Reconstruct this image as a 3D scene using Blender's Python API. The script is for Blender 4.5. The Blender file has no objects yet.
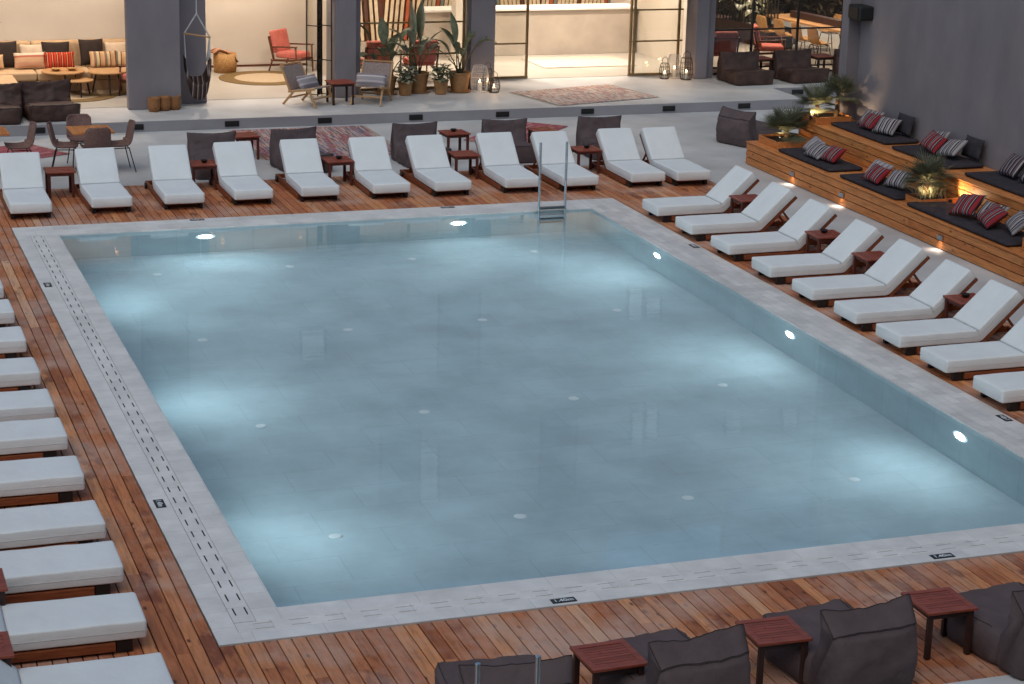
import bpy, bmesh, math, random
from mathutils import Vector, Matrix, noise
R = math.radians
random.seed(11)
SC = bpy.context.scene
COL = SC.collection

# ------------------------------------------------------------------ camera
cam_d = bpy.data.cameras.new('camera'); cam = bpy.data.objects.new('camera', cam_d); COL.objects.link(cam)
cam_d.sensor_width = 36; cam_d.lens = 2053.55/1024*36; cam_d.clip_start = 0.1; cam_d.clip_end = 3000
yaw, pitch, roll = 0.343151594, 0.280657981, -0.0258986998
fw = Vector((math.sin(yaw)*math.cos(pitch), math.cos(yaw)*math.cos(pitch), -math.sin(pitch)))
rt = Vector((math.cos(yaw), -math.sin(yaw), 0)); dn = fw.cross(rt)
r2 = math.cos(roll)*rt + math.sin(roll)*dn; d2 = -math.sin(roll)*rt + math.cos(roll)*dn
cam.matrix_world = Matrix(((r2.x, -d2.x, -fw.x, -3.0406), (r2.y, -d2.y, -fw.y, -15.5225), (r2.z, -d2.z, -fw.z, 7.2), (0, 0, 0, 1)))
SC.camera = cam

# ------------------------------------------------------------------ dusk sky, soft low sun, exposure
SUN_EL, SUN_AZ = R(55), R(215)          # azimuth measured clockwise from +y
w = bpy.data.worlds.new('World'); SC.world = w; w.use_nodes = True
nt = w.node_tree; bg = nt.nodes['Background']
sky = nt.nodes.new('ShaderNodeTexSky'); sky.sky_type = 'NISHITA'; sky.sun_disc = False
sky.sun_elevation = SUN_EL; sky.sun_rotation = SUN_AZ; sky.air_density = 1.0; sky.dust_density = 1.0; sky.ozone_density = 0.6
tint = nt.nodes.new('ShaderNodeMix'); tint.data_type = 'RGBA'; tint.blend_type = 'MULTIPLY'; tint.inputs[0].default_value = 1; tint.inputs[7].default_value = (0.90, 1.0, 0.95, 1)
nt.links.new(sky.outputs[0], tint.inputs[6]); nt.links.new(tint.outputs[2], bg.inputs['Color']); bg.inputs['Strength'].default_value = 0.075
sd = bpy.data.lights.new('sun', 'SUN'); sd.energy = 0.5; sd.angle = R(60); sd.color = (1.0, 0.92, 0.80)
sun = bpy.data.objects.new('sun', sd); COL.objects.link(sun)
sdir = Vector((math.sin(SUN_AZ)*math.cos(SUN_EL), math.cos(SUN_AZ)*math.cos(SUN_EL), math.sin(SUN_EL)))
sun.rotation_euler = sdir.to_track_quat('Z', 'Y').to_euler()
SC.view_settings.view_transform = 'Standard'; SC.view_settings.look = 'None'
SC.view_settings.exposure = 0.80; SC.view_settings.gamma = 1.0; SC.view_settings.use_curve_mapping = False
SC.render.engine = 'CYCLES'
cy = SC.cycles
cy.use_denoising = True; cy.sample_clamp_indirect = 3.0; cy.max_bounces = 10; cy.transmission_bounces = 8
cy.transparent_max_bounces = 12; cy.caustics_refractive = True; cy.caustics_reflective = False
LAMP = 1.25                              # one dial for the warm interior lamps

# ------------------------------------------------------------------ materials
def srgb(r, g, b):
    f = lambda c: (c/255/12.92) if c <= 10 else ((c/255+0.055)/1.055)**2.4
    return (f(r), f(g), f(b), 1)
def newmat(name):
    m = bpy.data.materials.new(name); m.use_nodes = True
    t = m.node_tree; return m, t, t.nodes['Principled BSDF']
def N(t, typ, **kw):
    n = t.nodes.new(typ)
    for k, v in kw.items():
        if k.startswith('i_'): n.inputs[k[2:]].default_value = v
        else: setattr(n, k, v)
    return n
def coords(t, scale=(1, 1, 1), rnd=True, kind='Object'):
    tc = N(t, 'ShaderNodeTexCoord'); mp = N(t, 'ShaderNodeMapping'); mp.inputs['Scale'].default_value = scale
    t.links.new(tc.outputs[kind], mp.inputs['Vector'])
    if rnd:
        oi = N(t, 'ShaderNodeObjectInfo'); mu = N(t, 'ShaderNodeMath', operation='MULTIPLY'); mu.inputs[1].default_value = 37.0
        t.links.new(oi.outputs['Random'], mu.inputs[0]); t.links.new(mu.outputs[0], mp.inputs['Location'])
    return mp.outputs[0]
def ramp(t, fac, stops, interp='LINEAR'):
    r = N(t, 'ShaderNodeValToRGB'); cr = r.color_ramp; cr.interpolation = interp
    while len(cr.elements) < len(stops): cr.elements.new(0.5)
    for e, (p, c) in zip(cr.elements, stops): e.position = p; e.color = c
    t.links.new(fac, r.inputs[0]); return r.outputs[0]
def mix(t, fac, a, b, mode='MIX'):
    n = N(t, 'ShaderNodeMix', data_type='RGBA', blend_type=mode)
    for sock, v in ((n.inputs[0], fac), (n.inputs[6], a), (n.inputs[7], b)):
        if hasattr(v, 'is_linked'): t.links.new(v, sock)
        else: sock.default_value = v
    return n.outputs[2]
def bump(t, p, h, strength=0.3, dist=0.01):
    b = N(t, 'ShaderNodeBump'); b.inputs['Strength'].default_value = strength; b.inputs['Distance'].default_value = dist
    t.links.new(h, b.inputs['Height']); t.links.new(b.outputs[0], p.inputs['Normal'])
def noisetex(t, v, scale, detail=4, rough=0.55):
    n = N(t, 'ShaderNodeTexNoise'); n.inputs['Scale'].default_value = scale; n.inputs['Detail'].default_value = detail
    n.inputs['Roughness'].default_value = rough; t.links.new(v, n.inputs['Vector']); return n.outputs[0]
def plain(name, c1, c2=None, scale=6, rough=0.6, metal=0, bstr=0.0, bscale=60, stretch=(1, 1, 1), spec=0.4, bdist=0.004):
    m, t, p = newmat(name); v = coords(t, stretch)
    c2 = c2 or tuple(x*0.75 for x in c1[:3])+(1,)
    nz = noisetex(t, v, scale, 5)
    t.links.new(ramp(t, nz, [(0.32, c2), (0.68, c1)]), p.inputs['Base Color'])
    p.inputs['Roughness'].default_value = rough; p.inputs['Metallic'].default_value = metal
    p.inputs['Specular IOR Level'].default_value = spec
    if bstr: bump(t, p, noisetex(t, v, bscale, 3), bstr, bdist)
    return m
def emit(name, col, st):
    m, t, p = newmat(name); p.inputs['Base Color'].default_value = col
    p.inputs['Emission Color'].default_value = col; p.inputs['Emission Strength'].default_value = st; return m
def boards(name, cols, rough=0.55, streak=(14, 1.2, 14), stain=None, bdist=0.003):
    """wood of separate boards: tone per board from the 'board' colour attribute, grain along local y"""
    m, t, p = newmat(name)
    at = N(t, 'ShaderNodeAttribute', attribute_name='board'); sep = N(t, 'ShaderNodeSeparateColor'); t.links.new(at.outputs['Color'], sep.inputs[0])
    n = len(cols); base = ramp(t, sep.outputs[0], [(i/(n-1), c) for i, c in enumerate(cols)])
    tc = N(t, 'ShaderNodeTexCoord'); mp = N(t, 'ShaderNodeMapping'); mp.inputs['Scale'].default_value = streak
    off = N(t, 'ShaderNodeVectorMath', operation='SCALE'); off.inputs[3].default_value = 90; t.links.new(at.outputs['Color'], off.inputs[0])
    ad = N(t, 'ShaderNodeVectorMath', operation='ADD'); t.links.new(tc.outputs['Object'], mp.inputs['Vector']); t.links.new(mp.outputs[0], ad.inputs[0]); t.links.new(off.outputs[0], ad.inputs[1])
    g = noisetex(t, ad.outputs[0], 2.2, 7, 0.65)
    c = mix(t, 1.0, base, ramp(t, g, [(0.25, (0.5, 0.44, 0.41, 1)), (0.5, (0.95, 0.95, 0.95, 1)), (0.78, (1.3, 1.28, 1.26, 1))]), 'MULTIPLY')
    # knots
    vo = N(t, 'ShaderNodeTexVoronoi'); vo.inputs['Scale'].default_value = 1.0
    mk = N(t, 'ShaderNodeMapping'); mk.inputs['Scale'].default_value = (7, 3.0, 7); t.links.new(tc.outputs['Object'], mk.inputs['Vector'])
    ak = N(t, 'ShaderNodeVectorMath', operation='ADD'); t.links.new(mk.outputs[0], ak.inputs[0]); t.links.new(off.outputs[0], ak.inputs[1]); t.links.new(ak.outputs[0], vo.inputs['Vector'])
    kn = ramp(t, vo.outputs['Distance'], [(0.06, (1, 1, 1, 1)), (0.16, (0, 0, 0, 1))])
    c = mix(t, kn, c, tuple(x*0.35 for x in cols[0][:3])+(1,))
    if stain:      # old damp blotches and pale worn patches in the timber
        ms = N(t, 'ShaderNodeMapping'); ms.inputs['Scale'].default_value = (2.2, .9, 1); t.links.new(tc.outputs['Object'], ms.inputs['Vector']); mo = N(t, 'ShaderNodeVectorMath', operation='ADD'); mq = N(t, 'ShaderNodeVectorMath', operation='SCALE'); mq.inputs[3].default_value = 1.2; t.links.new(at.outputs['Color'], mq.inputs[0]); t.links.new(ms.outputs[0], mo.inputs[0]); t.links.new(mq.outputs[0], mo.inputs[1])
        s1 = noisetex(t, mo.outputs[0], 1.3, 5, 0.6)
        c = mix(t, ramp(t, s1, [(0.58, (0, 0, 0, 1)), (0.64, (0.65, 0.65, 0.65, 1))]), c, stain[0])
        md = N(t, 'ShaderNodeMapping'); md.inputs['Location'].default_value = (3, 9, 1); t.links.new(tc.outputs['Object'], md.inputs['Vector'])
        s2 = noisetex(t, md.outputs[0], 0.9, 6, 0.65)
        c = mix(t, ramp(t, s2, [(0.44, (0, 0, 0, 1)), (0.64, (0.65, 0.65, 0.65, 1))]), c, stain[1])
    t.links.new(c, p.inputs['Base Color']); p.inputs['Roughness'].default_value = rough; p.inputs['Specular IOR Level'].default_value = 0.35
    bump(t, p, g, 0.5, bdist); return m
def stripes(name, axis, period, stops, rough=0.85, wob=0.0, weave=220):
    m, t, p = newmat(name); tc = N(t, 'ShaderNodeTexCoord'); sp = N(t, 'ShaderNodeSeparateXYZ'); t.links.new(tc.outputs['Object'], sp.inputs[0])
    mu = N(t, 'ShaderNodeMath', operation='MULTIPLY_ADD'); mu.inputs[1].default_value = 1/period; mu.inputs[2].default_value = 100.13
    t.links.new(sp.outputs[axis], mu.inputs[0]); fr = N(t, 'ShaderNodeMath', operation='FRACT'); t.links.new(mu.outputs[0], fr.inputs[0])
    c = ramp(t, fr.outputs[0], stops, 'CONSTANT')
    nz = noisetex(t, tc.outputs['Object'], weave, 2)
    c = mix(t, 1.0, c, ramp(t, nz, [(0.3, (0.7, 0.7, 0.7, 1)), (0.7, (1.1, 1.1, 1.1, 1))]), 'MULTIPLY')
    t.links.new(c, p.inputs['Base Color']); p.inputs['Roughness'].default_value = rough; p.inputs['Specular IOR Level'].default_value = 0.085
    bump(t, p, nz, 0.4, 0.003); return m
def tiles(name, c1, c2, mortar, bw, bh, msize=0.004, rough=0.5, vary=0.5, rot=0, spec=0.4, cloud=1.5):
    m, t, p = newmat(name); tc = N(t, 'ShaderNodeTexCoord'); mp = N(t, 'ShaderNodeMapping'); mp.inputs['Rotation'].default_value = (0, 0, rot)
    t.links.new(tc.outputs['Object'], mp.inputs['Vector'])
    b = N(t, 'ShaderNodeTexBrick'); b.inputs['Scale'].default_value = 1; b.inputs['Brick Width'].default_value = bw; b.inputs['Row Height'].default_value = bh
    b.inputs['Mortar Size'].default_value = msize; b.inputs['Color1'].default_value = c1; b.inputs['Color2'].default_value = c2; b.inputs['Mortar'].default_value = mortar
    t.links.new(mp.outputs[0], b.inputs['Vector'])
    nz = noisetex(t, tc.outputs['Object'], cloud, 7, 0.62)
    c = mix(t, vary, b.outputs['Color'], ramp(t, nz, [(0.3, (0.62, 0.6, 0.6, 1)), (0.7, (1.15, 1.13, 1.12, 1))]), 'MULTIPLY')
    t.links.new(c, p.inputs['Base Color']); p.inputs['Roughness'].default_value = rough; p.inputs['Specular IOR Level'].default_value = spec
    bump(t, p, nz, 0.15, 0.003); return m
def rugmat(name, cols, along=0, n=22, m2=5):
    m, t, p = newmat(name); tc = N(t, 'ShaderNodeTexCoord')
    mp = N(t, 'ShaderNodeMapping'); mp.inputs['Scale'].default_value = (n, m2, 1) if along == 0 else (m2, n, 1); t.links.new(tc.outputs['Object'], mp.inputs['Vector'])
    fl = N(t, 'ShaderNodeVectorMath', operation='FLOOR'); t.links.new(mp.outputs[0], fl.inputs[0])
    wn = N(t, 'ShaderNodeTexWhiteNoise', noise_dimensions='2D'); t.links.new(fl.outputs[0], wn.inputs['Vector'])
    k = len(cols); c = ramp(t, wn.outputs['Value'], [(i/k, x) for i, x in enumerate(cols)], 'CONSTANT')
    nz = noisetex(t, tc.outputs['Object'], 30, 4, 0.7)
    c = mix(t, ramp(t, nz, [(0.45, (0, 0, 0, 1)), (0.6, (0.7, 0.7, 0.7, 1))]), c, cols[1])
    t.links.new(c, p.inputs['Base Color']); p.inputs['Roughness'].default_value = 0.95; p.inputs['Specular IOR Level'].default_value = 0.1
    bump(t, p, nz, 0.6, 0.006); return m

M = {}
M['deck'] = boards('deck_wood', [srgb(148, 80, 48), srgb(198, 122, 76), srgb(178, 104, 66), srgb(214, 142, 92), srgb(162, 92, 60), srgb(224, 164, 120)], 0.6, stain=(srgb(104, 48, 34), srgb(202, 168, 150)))
M['bench'] = boards('bench_timber', [srgb(190, 112, 58), srgb(214, 138, 78), srgb(202, 124, 68), srgb(220, 148, 88)], 0.5)
M['joist'] = plain('deck_joist', srgb(40, 24, 18))
M['teak'] = boards('red_teak', [srgb(128, 60, 44), srgb(150, 72, 54), srgb(138, 66, 48)], 0.45, streak=(2, 14, 14), bdist=0.001)
M['teak_leg'] = plain('red_teak_leg', srgb(104, 50, 38), srgb(80, 38, 30), 8, 0.5, stretch=(6, 6, 1))
M['dark_leg'] = plain('dark_table_leg', srgb(62, 36, 30), srgb(46, 28, 24), 8, 0.5)
M['loungewood'] = plain('lounger_timber', srgb(142, 76, 42), srgb(112, 56, 32), 5, 0.5, stretch=(10, 1, 10))
M['white'] = plain('white_canvas', (0.76, 0.755, 0.74, 1), (0.71, 0.70, 0.69, 1), 3, 0.85, bstr=0.4, bscale=8, spec=0.15, bdist=0.02)
M['bean'] = plain('charcoal_canvas', srgb(98, 83, 83), srgb(88, 74, 75), 5, 0.8, bstr=0.6, bscale=6, spec=0.2, bdist=0.03)
M['warmlitbean'] = plain('warm_lit_canvas', srgb(86, 62, 54), srgb(62, 44, 38), 5, 0.6, bstr=0.45, bscale=7, spec=0.3, bdist=0.03)  # same fabric as the charcoal bags, warm room light put into its colour
M['beanseam'] = plain('charcoal_seam', srgb(54, 46, 46), rough=0.8)
M['mat'] = plain('dark_mat_canvas', srgb(66, 60, 64), srgb(52, 48, 52), 8, 0.85, bstr=0.3, bscale=10, spec=0.15, bdist=0.01)
M['stone'] = tiles('coping_stone', (0.80, 0.755, 0.72, 1), (0.73, 0.685, 0.65, 1), (0.58, 0.545, 0.52, 1), 0.62, 0.33, 0.003, 0.5, 0.55, cloud=2.2)
M['stone_side'] = tiles('coping_mosaic_stone', (0.76, 0.715, 0.68, 1), (0.62, 0.58, 0.555, 1), (0.56, 0.525, 0.50, 1), 0.34, 0.125, 0.004, 0.5, 0.55, rot=R(90), cloud=2.2)
M['concrete'] = plain('pale_microcement', (0.62, 0.60, 0.585, 1), (0.42, 0.40, 0.39, 1), 0.7, 0.5, bstr=0.08, bscale=5, spec=0.35)
M['riser'] = plain('grey_microcement', (0.30, 0.275, 0.285, 1), (0.25, 0.228, 0.237, 1), 1.5, 0.6)
M['ground'] = plain('dry_ground', (0.20, 0.18, 0.15, 1), (0.13, 0.12, 0.09, 1), 0.3, 0.95)
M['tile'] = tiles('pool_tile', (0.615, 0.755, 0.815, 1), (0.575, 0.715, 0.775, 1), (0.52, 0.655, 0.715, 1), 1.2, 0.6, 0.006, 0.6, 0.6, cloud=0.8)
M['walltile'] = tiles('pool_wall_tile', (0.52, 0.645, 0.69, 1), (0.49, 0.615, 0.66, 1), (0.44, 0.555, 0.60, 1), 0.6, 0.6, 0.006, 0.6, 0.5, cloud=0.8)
M['plaster'] = plain('mauve_grey_plaster', (0.255, 0.218, 0.228, 1), (0.195, 0.165, 0.173, 1), 1.1, 0.75, bstr=0.3, bscale=14, stretch=(1, 1, .55))
M['beige'] = plain('cream_plaster', (0.64, 0.575, 0.50, 1), (0.58, 0.515, 0.44, 1), 0.8, 0.8)
M['roomfloor'] = plain('warm_microcement', (0.48, 0.44, 0.39, 1), (0.40, 0.365, 0.32, 1), 0.8, 0.35)
M['ceil'] = plain('white_ceiling', (0.75, 0.72, 0.68, 1), (0.70, 0.67, 0.63, 1), 1, 0.8)
M['facade'] = plain('pale_render', (0.42, 0.41, 0.42, 1), (0.36, 0.35, 0.36, 1), 0.8, 0.8)
M['counter'] = plain('polished_beige_concrete', (0.46, 0.40, 0.34, 1), (0.37, 0.32, 0.27, 1), 1.6, 0.45)
M['steel'] = plain('brushed_steel', (0.62, 0.64, 0.66, 1), (0.5, 0.52, 0.54, 1), 20, 0.28, 1.0)
M['darksteel'] = plain('dark_steel', (0.16, 0.165, 0.17, 1), (0.12, 0.12, 0.13, 1), 20, 0.35, 0.8)
M['black'] = plain('black_metal', srgb(34, 28, 26), srgb(24, 20, 19), 10, 0.45)
M['brass'] = plain('bronze_frame', srgb(150, 120, 78), srgb(120, 94, 58), 4, 0.4, 0.15)
M['slot'] = plain('dark_void', srgb(20, 18, 20))
M['coral'] = plain('coral_wool', srgb(198, 112, 100), srgb(180, 96, 86), 10, 0.9, bstr=0.3, bscale=60)
M['walnut'] = plain('walnut', srgb(104, 58, 36), srgb(76, 40, 26), 6, 0.4, stretch=(8, 8, 1))
M['oak'] = plain('light_oak', srgb(192, 148, 102), srgb(168, 124, 80), 6, 0.45, stretch=(1, 8, 8))
M['wicker'] = plain('brown_wicker', srgb(146, 112, 102), srgb(100, 72, 66), 60, 0.7, bstr=0.6, bscale=80)
M['tanwicker'] = plain('tan_wicker', srgb(190, 146, 92), srgb(140, 100, 58), 40, 0.7, bstr=0.6, bscale=60)
M['rope'] = plain('white_rope', (0.6, 0.58, 0.56, 1), rough=0.9)
M['webbing'] = plain('grey_webbing', srgb(164, 144, 136), srgb(124, 106, 100), 70, 0.85, bstr=0.5, bscale=90)
M['sofa'] = plain('sand_sofa_fabric', srgb(196, 164, 128), srgb(178, 146, 112), 5, 0.9, bstr=0.2, bscale=12)
M['pale'] = plain('cream_cushion', srgb(214, 190, 164), srgb(198, 172, 146), 8, 0.9, bstr=0.2, bscale=14)
M['darkc'] = plain('dark_brown_cushion', srgb(52, 38, 32), srgb(40, 29, 25), 8, 0.9)
M['clay'] = plain('clay_pot', srgb(176, 128, 82), srgb(148, 104, 64), 6, 0.7, bstr=0.2, bscale=20)
M['basket'] = plain('woven_basket', srgb(170, 116, 70), srgb(122, 80, 46), 50, 0.8, bstr=0.6, bscale=60)
M['soil'] = plain('soil', srgb(50, 36, 28), rough=1)
M['leaf'] = plain('leaf_green', srgb(170, 170, 136), srgb(118, 122, 92), 7, 0.45)
M['leafpale'] = plain('leaf_pale_green', srgb(196, 194, 168), srgb(156, 158, 130), 7, 0.45)
M['palm'] = plain('palm_green', srgb(136, 134, 108), srgb(88, 92, 70), 9, 0.5)
for k_ in ('leaf', 'leafpale', 'palm'):      # thin leaves let some light through
    t = M[k_].node_tree; p = t.nodes['Principled BSDF']; tl = N(t, 'ShaderNodeBsdfTranslucent'); mx = N(t, 'ShaderNodeMixShader'); mx.inputs[0].default_value = .4
    t.links.new(p.inputs['Base Color'].links[0].from_socket, tl.inputs['Color']); t.links.new(p.outputs[0], mx.inputs[1]); t.links.new(tl.outputs[0], mx.inputs[2]); t.links.new(mx.outputs[0], t.nodes['Material Output'].inputs['Surface'])
M['hedge'] = plain('dark_hedge_leaf', srgb(74, 56, 32), srgb(36, 28, 16), 3, 0.6)
M['stem'] = plain('plant_stem', srgb(118, 104, 74), srgb(86, 76, 52), 12, 0.7)
M['trunk'] = plain('palm_trunk', srgb(110, 80, 54), srgb(70, 50, 34), 24, 0.9, bstr=0.6, bscale=40)
M['jute'] = plain('jute_ring', srgb(130, 104, 64), srgb(96, 74, 42), 30, 0.95)
M['cream'] = plain('cream_rug', srgb(190, 168, 140), srgb(172, 150, 122), 20, 0.95)
M['palerug'] = plain('pale_flat_rug', srgb(204, 190, 176), srgb(190, 176, 162), 20, 0.95)
M['flame'] = emit('candle_flame', (1, 0.78, 0.45, 1), 9)
M['wax'] = plain('candle_wax', (0.8, 0.74, 0.62, 1), rough=0.5)
M['poolglow'] = emit('pool_lamp_lens', (0.74, 0.95, 1.0, 1), 105)
M['haloglow'] = emit('lamp_halo_glow', (0.74, 0.95, 1.0, 1), .35)  # faint glow added to imitate the halo round each pool lamp
M['steplens'] = emit('step_lamp_lens', (1.0, 0.90, 0.78, 1), .5)
M['ceilglow'] = emit('ceiling_lamp_glass', (1.0, 0.8, 0.58, 1), 1.2)
M['strip'] = emit('wall_strip_lamp', (1.0, 0.86, 0.66, 1), 5)
M['markblack'] = plain('black_enamel', srgb(26, 24, 28), srgb(20, 19, 22), 6, 0.35)
M['markwhite'] = plain('white_paint', (0.8, 0.8, 0.8, 1), rough=0.5)
M['inletwhite'] = plain('white_inlet_plastic', (0.9, 0.95, 0.97, 1), (0.88, 0.93, 0.95, 1), rough=0.4)
M['speaker'] = plain('black_speaker', srgb(34, 34, 34), srgb(26, 26, 26), 40, 0.6)
WHT, BLK, RED, GRY = srgb(172, 162, 163), srgb(46, 40, 44), srgb(146, 48, 54), srgb(120, 112, 116)
M['s_red'] = stripes('red_stripe_weave', 0, 0.21, [(0, RED), (0.26, BLK), (0.33, WHT), (0.38, BLK), (0.5, WHT), (0.55, RED), (0.74, BLK), (0.82, WHT), (0.88, BLK)])
M['s_white'] = stripes('white_black_stripe_weave', 0, 0.11, [(0, WHT), (0.34, BLK), (0.60, WHT), (0.76, BLK), (.86, GRY)])
M['s_pale'] = stripes('pale_grey_stripe_weave', 0, 0.10, [(0, WHT), (0.7, GRY)])
M['s_plum'] = stripes('plum_stripe_weave', 0, 0.09, [(0, srgb(104, 84, 92)), (0.45, WHT), (0.62, BLK)])
M['s_blue'] = stripes('blue_grey_stripe_weave', 1, 0.2, [(0, srgb(160, 150, 154)), (0.4, srgb(206, 196, 192)), (0.55, srgb(140, 130, 136)), (0.8, srgb(188, 176, 174))])
M['s_multi'] = stripes('multi_stripe_weave', 0, 0.22, [(0, srgb(206, 176, 136)), (0.2, srgb(178, 96, 76)), (0.3, srgb(120, 128, 108)), (0.45, srgb(214, 190, 150)), (0.7, srgb(110, 70, 56)), (0.8, srgb(206, 160, 120))])
M['s_orange'] = stripes('orange_red_stripe_weave', 0, 0.10, [(0, srgb(198, 70, 44)), (0.4, srgb(70, 44, 40)), (0.55, srgb(214, 150, 110)), (0.7, srgb(160, 44, 36))])
M['s_soft'] = stripes('soft_pink_band_weave', 1, 0.34, [(0, srgb(206, 164, 128)), (0.3, srgb(186, 108, 86)), (0.42, srgb(222, 200, 176)), (0.7, srgb(200, 150, 120))])
M['hammock'] = stripes('brown_hammock_cloth', 0, 0.09, [(0, srgb(66, 52, 50)), (0.5, srgb(168, 148, 140)), (0.66, srgb(84, 66, 62))])
M['throw'] = stripes('coral_throw', 1, 0.12, [(0, srgb(190, 120, 90)), (0.3, srgb(206, 150, 120)), (0.6, srgb(110, 80, 60))])
RC = [srgb(150, 104, 104), srgb(176, 156, 152), srgb(164, 66, 72), srgb(104, 104, 124), srgb(190, 168, 150), srgb(160, 92, 70), srgb(86, 66, 80), srgb(184, 130, 124)]
M['rug_multi'] = rugmat('multicolour_rag_rug', RC, 0, 34, 3)
M['rug_red'] = rugmat('red_rag_rug', [srgb(170, 92, 94), srgb(180, 112, 112), srgb(162, 74, 80), srgb(190, 140, 136), srgb(136, 76, 84)], 1, 18, 2)
M['rug_kilim'] = rugmat('faded_kilim', [srgb(200, 172, 158), srgb(206, 188, 174), srgb(176, 116, 104), srgb(140, 126, 130), srgb(200, 180, 160), srgb(180, 128, 112)], 0, 26, 7)
SL = [srgb(226, 204, 172), srgb(96, 62, 40), srgb(226, 206, 176), srgb(190, 96, 62), srgb(216, 196, 166), srgb(110, 74, 48), srgb(130, 138, 132)]
for i, c in enumerate(SL): M['slat%d' % i] = plain('painted_slat', c, rough=0.6)

# water: one refracting surface over the real basin
m, t, p = newmat('pool_water'); M['water'] = m
p.inputs['Base Color'].default_value = (0.92, 0.985, 1.0, 1); p.inputs['Roughness'].default_value = 0.015; p.inputs['IOR'].default_value = 1.33
p.inputs['Transmission Weight'].default_value = 1.0
tc = N(t, 'ShaderNodeTexCoord'); mp = N(t, 'ShaderNodeMapping'); mp.inputs['Scale'].default_value = (0.6, 2.2, 1); t.links.new(tc.outputs['Object'], mp.inputs['Vector'])
bump(t, p, noisetex(t, mp.outputs[0], 2.4, 4, 0.55), 0.05, 0.02)
# window glass
m, t, p = newmat('window_glass'); M['glass'] = m
t.nodes.remove(p); tr = N(t, 'ShaderNodeBsdfTransparent'); tr.inputs[0].default_value = (0.93, 0.93, 0.91, 1); gl = N(t, 'ShaderNodeBsdfGlossy'); gl.inputs['Roughness'].default_value = 0.03
fr = N(t, 'ShaderNodeFresnel'); fr.inputs['IOR'].default_value = 1.45; mx = N(t, 'ShaderNodeMixShader')
t.links.new(fr.outputs[0], mx.inputs[0]); t.links.new(tr.outputs[0], mx.inputs[1]); t.links.new(gl.outputs[0], mx.inputs[2]); t.links.new(mx.outputs[0], t.nodes['Material Output'].inputs['Surface'])
M['curtain'] = plain('white_curtain', (0.82, 0.82, 0.82, 1), rough=0.6); M['dimglass'] = plain('drawn_blind', (0.30, 0.30, 0.32, 1), rough=0.4)
m, t, p = newmat('upper_window_glass'); M['darkglass'] = m
p.inputs['Base Color'].default_value = (0.05, 0.06, 0.07, 1); p.inputs['Roughness'].default_value = 0.05

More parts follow.
